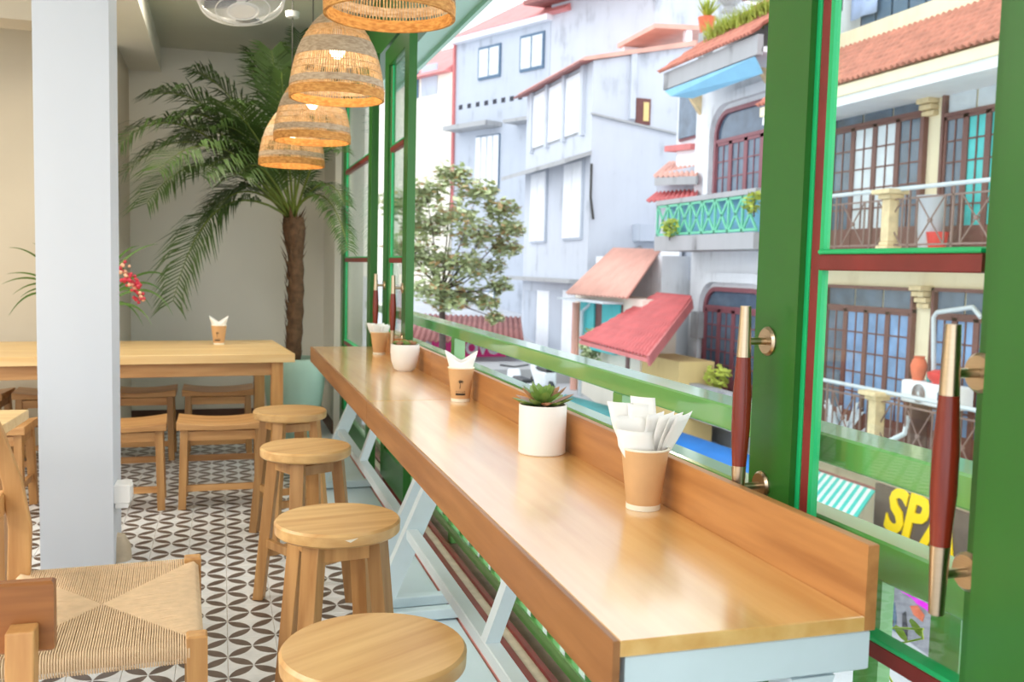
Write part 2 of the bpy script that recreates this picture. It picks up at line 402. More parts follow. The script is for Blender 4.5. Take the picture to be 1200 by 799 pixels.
B().lathe([(.0, 0), (.055, 0), (.05, .06), (.03, .10), (0, .11)], (-.404, 4.04, 0), 16).obj('skirting_corner', 'track_groove', pil, smooth=True)
jb = thing('socket_box', 'small white socket box on the side of the pillar', 'socket', (-.404, 3.98, .235))
rbox(-.404, -.345, 3.925, 4.03, 0.255, 0.330, .004).obj('box_body', 'white_plastic', jb)
rbox(-.4, -.352, 3.93, 4.02, 0.235, 0.257, .003).obj('cover_lip', 'white_plastic', jb)
rbox(-.352, -.34, 3.94, 4.015, 0.260, 0.322, .003).obj('face_plate', 'white_plastic', jb)

# ---- green folding doors
def make_handle(door, Y, zt, zb, X):
    """door pull: wooden grip between two steel ferrules, held by two rosettes"""
    xh = X-.048; h = B().lathe([(0, zt-.09), (.0125, zt-.09), (.0165, (zt+zb)/2+.03), (.0165, (zt+zb)/2-.03), (.0125, zb+.09), (0, zb+.09)], (xh, Y, 0), 16)
    g = h.obj('handle', 'grip_wood', door, smooth=True)
    B().lathe([(0, zt), (.0095, zt), (.0127, zt-.09), (0, zt-.09)], (xh, Y, 0), 16).obj('ferrule', 'brushed_steel', g, smooth=True)
    B().lathe([(0, zb+.09), (.0127, zb+.09), (.0095, zb), (0, zb)], (xh, Y, 0), 16).obj('ferrule', 'brushed_steel', g, smooth=True)
    for z in (zt-.062, zb+.052):
        B().tube([(xh, Y, z), (X-.006, Y, z)], .0065, 10).obj('handle_post', 'brushed_steel', g, smooth=True)
        B().lathe([(0, -.007), (.022, -.007), (.026, -.003), (.026, 0), (0, 0)], (X, Y, z), 24, 'x').obj('rosette', 'brushed_steel', g, smooth=True)
def make_door(n, label, X, Y0, Y1, sl=.115, sr=.115, pulls=(), z0=.03, z1=2.38, bars=(.675, 1.24, 1.83), kick=.20, pull_z=(1.163, .80), slim=False):
    """Y1 > Y0; stiles, rails, maroon glazing bars, bright beads, panes"""
    t = thing('door_%d' % n, label, 'door', (X, (Y0+Y1)/2, z0), kind='structure')
    a, c = X-.02, X+.02
    rbox(a, c, Y1-sl, Y1, z0, z1).obj('stile', 'green_paint', t)
    rbox(a, c, Y0, Y0+sr, z0, z1).obj('stile', 'green_paint', t)
    y0, y1 = Y0+sr, Y1-sl
    rbox(a, c, y0, y1, z1-.10, z1).obj('top_rail', 'green_paint', t)
    rbox(a, c, y0, y1, z0, kick).obj('bottom_rail', 'green_paint', t)
    zt, zb = z1-.10, kick
    for y, s in ((y0, 1), (y1, -1)):
        rbox(a+.012, c-.012, y, y+s*.012, zb, zt, .002).obj('glazing_bead', 'bead_paint', t)
        if slim and s == 1: continue
        rbox(a+.014, c-.014, y+s*.012, y+s*.034, zb, zt, .002).obj('glazing_bar', 'maroon_paint', t)
        rbox(a+.014, c-.014, y+s*.034, y+s*.044, zb, zt, .002).obj('glazing_bead', 'bead_paint', t)
    g0, g1 = y0+(.012 if slim else .044), y1-.044
    zs = [zb]
    for z in bars:
        rbox(a+.006, c-.006, g0, g1, z-.014, z+.012, .002).obj('glazing_bar', 'maroon_paint', t)
        rbox(a+.004, c-.004, g0, g1, z+.012, z+.020, .002).obj('glazing_bead', 'bead_paint', t)
        zs.append(z)
    zs.append(zt)
    for p, q in zip(zs, zs[1:]):
        B().box(X-.0025, X+.0025, g0-.003, g1+.003, p+.010, q-.010).obj('pane', 'pane_glass', t)
    for Y in pulls: make_handle(t, Y, pull_z[0], pull_z[1], a)
    return t
make_door(1, 'green glazed door with two pull handles beside the end of the bar', XD, .86, 1.506, .129, .113, (1.461, .968), bars=(.66, 1.24, 1.85), pull_z=(1.161, .787), slim=True)
make_door(2, 'narrow green glazed door with two pull handles behind the last cup on the bar', .88, 4.56, 5.26, .12, .11, (5.19, 4.64))
make_door(3, 'wide green glazed door folded back against the wall return', .82, 5.32, 6.70, .12, .12, ())
fp = struct(rbox(.872, .99, .15, .905, 0, 2.40, .004).obj('trim_4', 'green_paint'), 'broad green door post at the near end of the bar', 'door post')
rbox(.867, .872, .20, .888, .05, 2.35, .002).obj('cover_strip', 'green_paint', fp)

# ---- balcony railing
rl = thing('balcony_railing', 'green painted balcony railing with flat balusters outside the bar', 'railing', (1.04, 2.5, -.055))
def rail(name, z0, z1, x0, x1): return rbox(x0, x1, -1.0, 6.9, z0, z1, .004).obj(name, 'rail_paint', rl)
rail('top_rail', .893, .945, 1.0, 1.085)
rail('middle_rail', .735, .800, 1.0, 1.06)
rail('bottom_rail', -.017, .033, 1.0, 1.06)
bal = None
k = 0; y = -.94
while y < 6.8:
    if k % 11 == 8:
        rbox(1.005, 1.055, y-.03, y+.03, -.055, .893).obj('post', 'rail_paint', rl)
    elif bal is None:
        bal = B().box(-.012, .012, -.03, .03, .033, .735).obj('baluster', 'rail_paint', rl); bal.location = Vector((1.03, y, 0))-Vector((1.04, 2.5, -.055)); bal_me = bal.data
        for v in bal_me.vertices: v.co += Vector((1.04, 2.5, -.055))
    else:
        o = bpy.data.objects.new('baluster', bal_me); COL.objects.link(o); o.parent = rl; o.location = Vector((1.03, y, 0))-Vector((1.04, 2.5, -.055))
    y += .17; k += 1

# ================================================================ FURNITURE
# ---- the two bar tables that stand end to end along the open window
BZ, BX0, BX1 = .751, .472, .866
def bar_table(Y0, Y1, label, feet, stretch_x=.615, stretch_z=.311):
    t = thing('bar_table', label, 'table', ((BX0+BX1)/2, (Y0+Y1)/2, 0), group='bar tables along the window')
    rbox(BX0+.010, .8475, Y0, Y1, BZ-.022, BZ, .0015).obj('tabletop', 'bar_wood', t)
    rbox(BX0, BX0+.010, Y0, Y1, BZ-.082, BZ, .0015).obj('front_edge', 'bar_edge_wood', t)
    n = 3; L = (Y1-Y0)/n
    for i in range(n):
        rbox(.848, BX1, Y0+i*L+.0006, Y0+(i+1)*L-.0006, BZ-.022, .851, .0015).obj('backboard_panel', 'backboard_wood', t)
    for Y, s in ((feet[0], 1), (feet[1], -1)):
        rbox(.492, .862, Y-.022, Y+.022, BZ-.080, BZ-.0225, .003).obj('top_bar', 'steel_paint', t)
        top, bot = Vector((.775, Y, BZ-.082)), Vector((.505, Y, .042))
        d = (bot-top).normalized(); nx = Vector((0, 1, 0)).cross(d)
        w = .034; B().prism([top-Vector((w, 0, 0))+Vector((0, -.022, 0)), top+Vector((w, 0, 0))+Vector((0, -.022, 0)), bot+Vector((w, 0, 0))+Vector((0, -.022, 0)), bot-Vector((w, 0, 0))+Vector((0, -.022, 0))], (0, .044, 0)).obj('leg', 'steel_paint', t)
        rbox(.468, .815, Y-.022, Y+.022, .006, .042, .003).obj('foot', 'steel_paint', t)
    rbox(stretch_x-.020, stretch_x+.020, feet[0]+.022, feet[1]-.022, stretch_z-.018, stretch_z+.018, .003).obj('stretcher', 'steel_paint', t)
    ym = (Y0+Y1)/2-.02; z0, z1 = stretch_z+.018, BZ-.0225; x0, x1 = stretch_x, stretch_x+.142
    B().prism([(x0-.018, ym-.02, z0), (x0+.018, ym-.02, z0), (x1+.018, ym-.02, z1), (x1-.018, ym-.02, z1)], (0, .04, 0)).obj('strut', 'steel_paint', t)
    rbox(.742, .782, feet[0]+.022, feet[1]-.022, BZ-.062, BZ-.0225, .003).obj('top_runner', 'steel_paint', t)
    return t
bar_table(1.064, 3.188, 'wooden bar table whose free end meets the green door with handles', (1.092, 3.10))
bar_table(3.192, 5.325, 'wooden bar table reaching towards the palm in the mint pot', (3.24, 5.08))

# ---- round bar stools
def make_bar_stool():
    t = thing('bar_stool', '', 'stool', group='round bar stools along the bar')
    zt = .565
    B().lathe([(0, zt-.036), (.152, zt-.036), (.159, zt-.030), (.160, zt-.006), (.155, zt), (0, zt)], n=48).obj('seat', 'stool_wood', t, smooth=True)
    r0, r1 = .098, .120
    cs = []
    for k in range(4):
        a = PI/4+k*PI/2; ca, sa = math.cos(a), math.sin(a)
        top = Vector((ca*.112, sa*.112, zt-.037)); bot = Vector((ca*.168, sa*.168, 0)); cs.append((top, bot))
        tn = Vector((-sa, ca, 0)); b = B()
        vs = []
        for c, hw, hd in ((bot, .021, .018), (top, .024, .020)):
            rd = Vector((ca, sa, 0))
            for i, j in ((-1, -1), (1, -1), (1, 1), (-1, 1)): vs.append(c+tn*(i*hw)+rd*(j*hd))
        b.add(vs, [(3, 2, 1, 0), (4, 5, 6, 7), (0, 1, 5, 4), (1, 2, 6, 5), (2, 3, 7, 6), (3, 0, 4, 7)]).obj('leg', 'leg_wood', t, bevel=.002)
    for k in range(4):
        (ta, ba), (tb, bb) = cs[k], cs[(k+1) % 4]
        for name, f, h in (('apron', .06, .034), ('stretcher', .60 if k % 2 else .68, .030)):
            p, q = ta.lerp(ba, f), tb.lerp(bb, f)
            d = (q-p).normalized()
            B().beam(p+d*.015, q-d*.015, .018, h).obj(name, 'leg_wood', t, bevel=.0015)
    return t
st = make_bar_stool()
spots = [((.290, 4.245), R(18), 'round wooden bar stool in front of the mint palm pot'),
         ((.288, 3.395), R(27), 'round wooden bar stool with knotty legs next to the one by the palm pot'),
         ((.286, 2.405), R(8), 'round wooden bar stool with a pale chip on its rim'),
         ((.250, 1.570), R(30), 'round wooden bar stool with pale striped seat near the woven chair')]
for i, ((x, y), rz, lab) in enumerate(spots):
    s = st if i == 0 else copy_tree(st)
    s.location = (x, y, 0); s.rotation_euler = (0, 0, rz); s['label'] = lab
    if i == 2:
        B().prism([atz(383, 628, .556)+Vector((0, 0, 0)), (x+.0, y-.162, .552), (x+.03, y-.1585, .555), (x+.012, y-.1608, .546)], (0, .004, 0)).obj('chip', 'cup_base_paper', s)

# ---- low saddle stools round the long table
def make_low_stool():
    t = thing('saddle_stool', '', 'stool')
    W, D, H = .42, .30, .43
    b = B(); n = 14
    prof = [(-W/2+W*i/n, H-.018*(1-(2*i/n-1)**2)) for i in range(n+1)]
    low = [(x, min(z-.026, H-.040)) for x, z in prof]
    b.prism([(x, -D/2, z) for x, z in prof]+[(x, -D/2, z) for x, z in reversed(low)], (0, D, 0)).obj('seat', 'low_stool_wood', t, bevel=.003)
    for sx in (-1, 1):
        for sy in (-1, 1):
            B().beam((sx*.185, sy*.135, 0), (sx*.175, sy*.11, H-.035), .036, .042, up=(0, 1, 0)).obj('leg', 'leg_wood', t, bevel=.0015)
        B().beam((sx*.18, -.125, .14), (sx*.18, .125, .14), .02, .03).obj('stretcher', 'low_stool_wood', t)
        B().beam((sx*.178, -.115, H-.068), (sx*.178, .115, H-.068), .018, .045).obj('apron', 'low_stool_wood', t)
    for sy in (-1, 1):
        B().beam((-.18, sy*.122, .20 if sy > 0 else .10), (.18, sy*.122, .20 if sy > 0 else .10), .02, .030).obj('stretcher', 'low_stool_wood', t)
        B().beam((-.17, sy*.113, H-.072), (.17, sy*.113, H-.072), .018, .045).obj('apron', 'low_stool_wood', t)
    return t
ls = make_low_stool()
GA = 'saddle stools on the aisle side of the long table'; GB = 'saddle stools on the wall side of the long table'
low = [((.0, 4.93), 0, 'saddle stool at the table end nearest the bar, aisle side', GA), ((-.470, 4.93), R(2), 'saddle stool beside the white pillar with the socket box', GA),
       ((-1.075, 4.93), R(-2), 'saddle stool behind the left table, aisle side of the long table', GA),
       ((-.02, 6.14), 0, 'saddle stool at the table end nearest the palm, wall side', GB), ((-.475, 6.14), 0, 'saddle stool tucked under the wall side of the table, second from the palm', GB),
       ((-.95, 6.12), R(3), 'saddle stool under the wall side of the table, third from the palm', GB), ((-1.40, 6.10), R(-3), 'saddle stool under the wall side of the table, farthest from the palm', GB)]
for i, ((x, y), rz, lab, g) in enumerate(low):
    s = ls if i == 0 else copy_tree(ls)
    s.location = (x, y, 0); s.rotation_euler = (0, 0, rz); s['label'] = lab; s['group'] = g

# ---- long table at the back, table at the left
def long_table(label, x0, x1, y0, y1, z, rz, pivot, th=.048, leg=.062):
    t = thing('dining_table', label, 'table', (pivot[0], pivot[1], 0), rz)
    W = Matrix.Translation(t.location) @ t.rotation_euler.to_matrix().to_4x4()
    def part(name, b, m, **k): b.v = [W @ q for q in b.v]; return b.obj(name, m, t, **k)
    a0, a1, c0, c1 = x0-pivot[0], x1-pivot[0], y0-pivot[1], y1-pivot[1]
    n = 3
    for i in range(n):
        yy0, yy1 = c0+(c1-c0)*i/n, c0+(c1-c0)*(i+1)/n
        part('top_plank', B().box(a0, a1, yy0+.0005, yy1-.0005, z-th, z, .002), 'table_wood')
    for sx in (a0+.06, a1-.06-leg):
        for sy in (c0+.03, c1-.03-leg):
            part('leg', B().box(sx, sx+leg, sy, sy+leg, 0, z-th, .003), 'table_leg_wood')
        part('apron', B().box(sx+.02, sx+.042, c0+.092, c1-.092, z-th-.075, z-th, .002), 'low_stool_wood')
    for sy in (c0+.045, c1-.067): part('apron', B().box(a0+.122, a1-.122, sy, sy+.022, z-th-.075, z-th, .002), 'low_stool_wood')
    return t
long_table('long pale wooden table with a napkin cup in front of the palm', -2.1, .388, 5.33, 6.28, .71, R(4.5), (.388, 5.35))
long_table('wooden table whose corner stands left of the white pillar', -1.9, -.612, 2.72, 3.43, .71, R(-3), (-.62, 3.43), .032, .05)

# ---- chairs
cha = thing('woven_chair', 'oak chair with woven paper cord seat and curved back post', 'chair', (-.26, 2.31, 0), R(2.5))
def chair_parts(t):
    W = Matrix.Translation(t.location) @ t.rotation_euler.to_matrix().to_4x4()
    def part(name, b, m, **k): b.v = [W @ q for q in b.v]; return b.obj(name, m, t, **k)
    X0, X1, Y0, Y1, Z = -.215, .205, -.275, .275, .42
    for sy in (Y0+.0, Y1-.0):                                   # front legs reach the seat top
        part('leg', B().box(X1-.028, X1+.014, sy-.021, sy+.021, 0, Z+.012, .004), 'oak')
    for sy in (Y0, Y1):                                         # back legs sweep up into curved posts
        pts = [(X0+.01, sy, 0), (X0+.0, sy, .2), (X0+.0, sy, .42), (X0+.004, sy, .54), (X0-.012, sy, .66), (X0-.045, sy, .78), (X0-.075, sy, .87)]
        wd = [.034, .046, .052, .052, .044, .034, .026]
        b = B(); vs = []
        for (x, y, z), w in zip(pts, wd):
            vs += [(x-w/2, y-.016, z), (x+w/2, y-.016, z), (x+w/2, y+.016, z), (x-w/2, y+.016, z)]
        fs = [(3, 2, 1, 0), (24, 25, 26, 27)]
        for k in range(6):
            for i in range(4): j = (i+1) % 4; fs.append((k*4+i, k*4+j, k*4+4+j, k*4+4+i))
        b.add(vs, fs); part('back_post', b, 'oak', bevel=.004)
    for z, h, dx in ((.605, .055, -.04), (.80, .07, -.085)):
        part('back_rail', B().box(X0+dx-.010, X0+dx+.012, Y0-.02, Y1+.02, z-h/2, z+h/2, .004), 'oak')
    for x0, x1, y0, y1 in ((X1-.02, X1+.006, Y0+.02, Y1-.02), (X0-.012, X0+.014, Y0+.02, Y1-.02), (X0, X1, Y0-.013, Y0+.013), (X0, X1, Y1-.013, Y1+.013)):
        part('seat_rail', B().box(x0, x1, y0, y1, Z-.038, Z-.004, .006), 'oak')
    part('lower_rail', B().box(X0, X1, Y0-.01, Y0+.01, .19, .215), 'oak'); part('lower_rail', B().box(X0, X1, Y1-.01, Y1+.01, .19, .215), 'oak')
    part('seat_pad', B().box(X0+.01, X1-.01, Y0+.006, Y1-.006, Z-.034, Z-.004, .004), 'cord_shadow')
    # cord: envelope weave, every strand from its rail to the diagonal
    b = B(); r = .0023; step = .0052; cx, cy = (X0+X1)/2, 0
    hx, hy = (X1-X0)/2-.004, (Y1-Y0)/2+.004
    def strand(pts): b.tube(pts, r, 5, False)
    n = int(2*hx/step)
    for i in range(n):
        x = cx-hx+(i+.5)*step; u = abs(x-cx)/hx
        for s in (-1, 1):
            e = s*(hy+.012); inn = s*(hy*min(1, u)*.985)
            if abs(x-cx) > hx-.018: continue
            j = random.uniform(-.0006, .0006)
            strand([(x, e-s*.004, Z-.045), (x, e+s*.004, Z-.03), (x, e+s*.004, Z-.012), (x, e-s*.006, Z+.002), (x+j, s*(abs(e)*.45+abs(inn)*.55), Z-.0005+j), (x, inn, Z-.003)])
    n = int(2*hy/step)
    for i in range(n):
        y = -hy+(i+.5)*step; u = abs(y)/hy
        for s in (-1, 1):
            if abs(y) > hy-.018: continue
            e = s*(hx+.010); inn = s*hx*min(1, u)*.985
            j = random.uniform(-.0005, .0005)
            strand([(cx+e-s*.006, y, Z-.045), (cx+e, y, Z-.03), (cx+e-s*.001, y, Z-.008), (cx+e-s*.012, y, Z+.003), (cx+s*(abs(e)*.45+abs(inn)*.55), y+j, Z+.0015+j), (cx+inn, y, Z-.003)])
    stuff(part('cord_weave', b, 'cord_paper', smooth='all'))
chair_parts(cha)
chb = thing('plank_back_chair', 'wooden chair with a dark plank backrest in front of the woven seat', 'chair', (-.52, 1.33, 0), R(-1))
rbox(-.78, -.247, 1.555, 1.580, .612, .722, .004).obj('backrest', 'rail_wood', chb)
for x in (-.288, -.74):
    b = B(); vs = []
    for z, y, w in ((0, 1.56, .036), (.22, 1.52, .042), (.45, 1.515, .044), (.66, 1.535, .040)):
        vs += [(x-.020, y-w/2, z), (x+.020, y-w/2, z), (x+.020, y+w/2, z), (x-.020, y+w/2, z)]
    fs = [(3, 2, 1, 0), (12, 13, 14, 15)]
    for k in range(3):
        for i in range(4): j = (i+1) % 4; fs.append((k*4+i, k*4+j, k*4+4+j, k*4+4+i))
    b.add(vs, fs).obj('back_post', 'table_leg_wood', chb, bevel=.003)
    rbox(x-.018, x+.018, 1.08, 1.12, 0, .42, .003).obj('leg', 'table_leg_wood', chb)
    rbox(x-.012, x+.012, 1.12, 1.50, .36, .41, .003).obj('side_rail', 'table_leg_wood', chb)
rbox(-.765, -.262, 1.07, 1.49, .41, .435, .004).obj('seat', 'table_wood', chb)

# ================================================================ SMALL THINGS ON THE TABLES
def cup(label, x, y, z, logo=0, ang=0, s=1.0):
    t = thing('paper_cup', label, 'cup', (x, y, z))
    rb, rt, h = .0315*s, .0462*s, .118*s
    rad = lambda q: rb+(rt-rb)*q/h
    o = (x, y, z)
    B().lathe([(0, .004*s), (rad(.004*s)-.001, .004*s), (rad(.010*s), .010*s), (rt, h), (rt-.0025*s, h-.001), (rb-.002, .012*s), (0, .012*s)], o, 40).obj('sleeve', 'kraft_paper', t, smooth=True)
    B().lathe([(0, 0), (rb-.001, 0), (rad(.011*s)+.0004, .0005), (rad(.011*s)+.0004, .011*s), (0, .011*s)], o, 40).obj('base_band', 'cup_base_paper', t, smooth=True)
    B().lathe([(rt-.001+.0024*math.cos(a), h+.0024*math.sin(a)) for a in [2*PI*i/8 for i in range(9)]], o, 40).obj('rim', 'cup_base_paper', t, smooth=True)
    if logo:
        def wrap(vs):
            out = []
            for q in vs:
                r = rad(q.y)+.0006+q.z; a = ang+q.x/rad(q.y); out.append((x+r*math.cos(a), y+r*math.sin(a), z+q.y))
            return out
        b = B(); vs, fs = text_mesh('ISCABB', .0075*s, spacing=1.5, extrude=.0002); b.add(wrap([Vector((q.x, q.y+.036*s, q.z)) for q in vs]), fs).obj('printed_name', 'print_ink', t, fix=False)
        b = B(); w, hh = .017*s, .0035*s
        b.add(wrap([Vector((-w+2*w*i/8, yy, zz)) for zz in (0,) for yy in (.0275*s-hh, .0275*s+hh) for i in range(9)]), [(i, i+1, i+10, i+9) for i in range(8)]).obj('printed_bar', 'print_ink', t, fix=False)
        b = B(); base = Vector((-.002*s, .048*s, 0)); tip = Vector((.0005*s, .070*s, 0)); 
        b.add(wrap([base+Vector((-.0012*s, 0, 0)), base+Vector((.0012*s, 0, 0)), tip+Vector((.0008*s, 0, 0)), tip-Vector((.0008*s, 0, 0))]), [(0, 1, 2, 3)])
        for dx, dy in ((-.011, -.001), (-.009, .006), (-.002, .009), (.007, .007), (.012, .001), (-.006, -.006), (.008, -.005)):
            e = tip+Vector((dx*s, dy*s, 0)); mid = tip.lerp(e, .5)+Vector((0, .003*s, 0)); n_ = Vector((-(e-tip).y, (e-tip).x, 0)).normalized()*.0016*s
            b.add(wrap([tip, mid+n_, e, mid-n_]), [(0, 1, 2, 3)])
        b.obj('printed_palm', 'print_ink', t, fix=False)
    return t
def sheet(name, fn, label, group, loc, nu=8, nv=8):
    o = B().grid(fn, nu, nv).obj(name, 'napkin_paper', None, smooth='all', solid=.0012, fix=False, loc=loc)
    return tag(o, label, 'napkin', group)
def view_axes(x, y):
    """horizontal axes at a point: to the right as seen from the aisle, and away"""
    d = Vector((x, y, 0)).normalized(); return Vector((d.y, -d.x, 0)), d
def v_napkins(x, y, z, s, label, group):
    rt, back = view_axes(x, y)
    c = Vector((x, y, z))
    for k in range(2):
        def fn(u, v, k=k):
            a = (u-.5)*(2.6 if k == 0 else 2.9)+(PI if k else 0)          # in front / behind
            r0 = .0445*s-.0012-.002*k; side = math.sin(a)
            hgt = (.020+.034*abs(side)**1.6)*s if k == 0 else (.024+.036*abs(side)**1.5)*s
            zz = .085*s+v*(hgt+.033*s)
            ex = max(0, zz-.118*s)
            rr = r0*(.93+.07*v)+ex*(.28*abs(side))
            return c+rt*(rr*math.sin(a))-back*(rr*math.cos(a)*(1-.25*v))+Vector((0, 0, zz))
        sheet('napkin', fn, label[k], group, c+Vector((0, 0, .085*s)), 16, 6)
def fan_napkins(x, y, z, s, specs, group, labels):
    rt, back = view_axes(x, y); c = Vector((x, y, z))
    for i, (off, dep, lean, twist, ln, wd, curl) in enumerate(specs):
        ct, stw = math.cos(twist), math.sin(twist)
        wa = rt*ct+back*stw
        def fn(u, v):
            h = v*ln; p = c+rt*((off+lean*h)*s)+back*(dep*s)+Vector((0, 0, (.072+h*math.cos(min(1.2, abs(lean))))*s))
            w = (u-.5)*wd*s*(.25+.75*min(1, v*1.7))
            return p+wa*w+(back*ct-rt*stw)*((curl*(u-.5)**2*4-curl*.5)*s*v)+Vector((0, 0, (u-.5)*lean*.25*wd*s*v))
        sheet('napkin', fn, labels[i], group, c+Vector((0, 0, .07*s)), 6, 8)
# plain cup with a fan of napkins
cup('plain kraft paper cup stuffed with a fan of napkins beside the succulent', .796, 1.672, BZ, s=1.02)
G1 = 'napkins in the plain cup beside the succulent'
specs = [(-.016, .018, -.25, .3, .138, .055, .008), (-.010, .004, -.22, .25, .112, .06, -.007), (.0, .016, -.08, .4, .132, .055, .006), (.006, .024, -.10, -.2, .146, .05, .005),
         (.006, .004, .12, 1.0, .118, .06, .004), (.013, .008, .24, 1.05, .120, .06, .003), (.018, .0, .32, 1.1, .122, .06, -.003), (.022, .010, .42, 1.0, .128, .06, .004), (-.008, -.026, -.16, 0, .086, .07, .012)]
labs = ['white napkin leaning farthest over the edge of the plain cup, succulent side', 'white napkin second from the succulent side of the plain cup', 'white napkin upright in the middle of the plain cup', 'tallest white napkin at the back of the plain cup',
        'white napkin edge-on in the plain cup, next to the upright one', 'white napkin edge-on in the plain cup, second of the leaning ones', 'white napkin edge-on in the plain cup, third of the leaning ones', 'white napkin leaning farthest towards the door handle in the plain cup', 'short white napkin curling over the front rim of the plain cup']
fan_napkins(.796, 1.672, BZ, 1.0, specs, G1, labs)
# printed cup in the middle of the bar
an = math.atan2(-3.155, -.79)
cup('printed kraft cup with palm emblem and folded napkins between the white pots', .793, 3.155, BZ, 1, an-.02, .99)
v_napkins(.793, 3.155, BZ, .99, ['napkin at the front of the printed cup on the bar', 'napkin at the back of the printed cup on the bar'], 'napkins in the printed cup on the bar')
# far cup
cup('plain kraft paper cup of napkins beside the bowl-shaped white pot', .782, 4.862, BZ, s=.98)
specs = [(-.018, .012, -.28, .3, .100, .048, .006), (-.006, .0, -.12, .3, .092, .05, .005), (.004, .012, .02, .6, .096, .05, .004), (.014, .004, .18, .8, .092, .05, .003), (.020, .010, .28, .9, .088, .05, .002)]
fan_napkins(.782, 4.862, BZ, .95, specs, 'napkins in the cup beside the bowl-shaped pot', ['napkin leaning to the palm side in the cup by the bowl-shaped pot', 'second napkin from the palm side in the cup by the bowl-shaped pot', 'middle napkin in the cup by the bowl-shaped pot', 'fourth napkin from the palm side in the cup by the bowl-shaped pot', 'napkin leaning to the window side in the cup by the bowl-shaped pot'])
# cup on the long table
cup('printed kraft cup with folded napkins on the long table', -.016, 5.945, .71, 1, math.atan2(-1, -.25), .98)
v_napkins(-.016, 5.945, .71, .98, ['napkin at the front of the cup on the long table', 'napkin at the back of the cup on the long table'], 'napkins in the cup on the long table')

# ---- succulents
def leaf(b, base, dirv, up, ln, wd, th, curl=.2):
    """thick pointed leaf"""
    d = Vector(dirv).normalized(); s = d.cross(Vector(up)).normalized(); n = s.cross(d)
    prof = [(0, .5), (.25, .85), (.55, 1), (.8, .66), (1, .04)]
    vs = []
    for t, w in prof:
        c = Vector(base)+d*(ln*t)+n*(curl*ln*t*t)
        vs += [c-s*(wd/2*w)+n*(.25*wd*w*.5), c-n*(th*w*.5), c+s*(wd/2*w)+n*(.25*wd*w*.5), c+n*(th*.25*w)]
    fs = [(0, 1, 2, 3)]
    for k in range(4):
        for i in range(4): j = (i+1) % 4; fs.append((k*4+i, k*4+j, k*4+4+j, k*4+4+i))
    fs.append((19, 18, 17, 16)); b.add(vs, fs)
t = thing('potted_succulent', 'agave-like succulent in a straight white cylinder pot', 'potted plant', (.778, 2.238, BZ))
o = (.778, 2.238, BZ)
B().lathe([(0, 0), (.057, 0), (.060, .003), (.0608, .122), (.060, .125), (.056, .124), (.055, .11), (0, .108)], o, 48).obj('pot', 'ceramic', t, smooth=True)
B().lathe([(0, .113), (.054, .112)], o, 32).obj('soil', 'soil', t)
for ring, (n, ln, wd, el, r0, z0) in enumerate(((11, .068, .030, 12, .018, .122), (9, .060, .028, 32, .013, .128), (7, .050, .025, 54, .008, .132), (4, .036, .018, 74, .003, .134))):
    for k in range(n):
        a = 2*PI*k/n+ring*.37+random.uniform(-.08, .08); e = R(el+random.uniform(-5, 5))
        dv = (math.cos(a)*math.cos(e), math.sin(a)*math.cos(e), math.sin(e)); b = B()
        leaf(b, (o[0]+math.cos(a)*r0, o[1]+math.sin(a)*r0, o[2]+z0), dv, (0, 0, 1), ln*random.uniform(.9, 1.08), wd, .007, .12)
        b.obj('leaf', 'succulent_tip' if (ring < 2 and k % 4 == 0) else 'succulent', t, smooth=True)
t = thing('potted_succulent', 'reddish succulent cluster in a bowl-shaped white pot', 'potted plant', (.772, 4.09, BZ))
o = (.772, 4.09, BZ)
B().lathe([(0, 0), (.034, 0), (.048, .012), (.060, .045), (.0645, .09), (.0625, .118), (.059, .118), (.058, .10), (0, .098)], o, 48).obj('pot', 'ceramic', t, smooth=True)
B().lathe([(0, .103), (.058, .102)], o, 32).obj('soil', 'soil', t)
for q in range(9):
    a0 = 2*PI*q/8; cx, cy = (0, 0) if q == 8 else (math.cos(a0)*.038, math.sin(a0)*.038)
    b = B()
    for ring, (n, ln, el) in enumerate(((6, .030, 25), (4, .024, 60))):
        for k in range(n):
            a = 2*PI*k/n+q+ring*.5; e = R(el)
            leaf(b, (o[0]+cx, o[1]+cy, o[2]+.110), (math.cos(a)*math.cos(e), math.sin(a)*math.cos(e), math.sin(e)+.2), (0, 0, 1), ln, .015, .005, .2)
    b.obj('rosette', 'succulent_tip' if q % 2 else 'succulent', t, smooth=True)

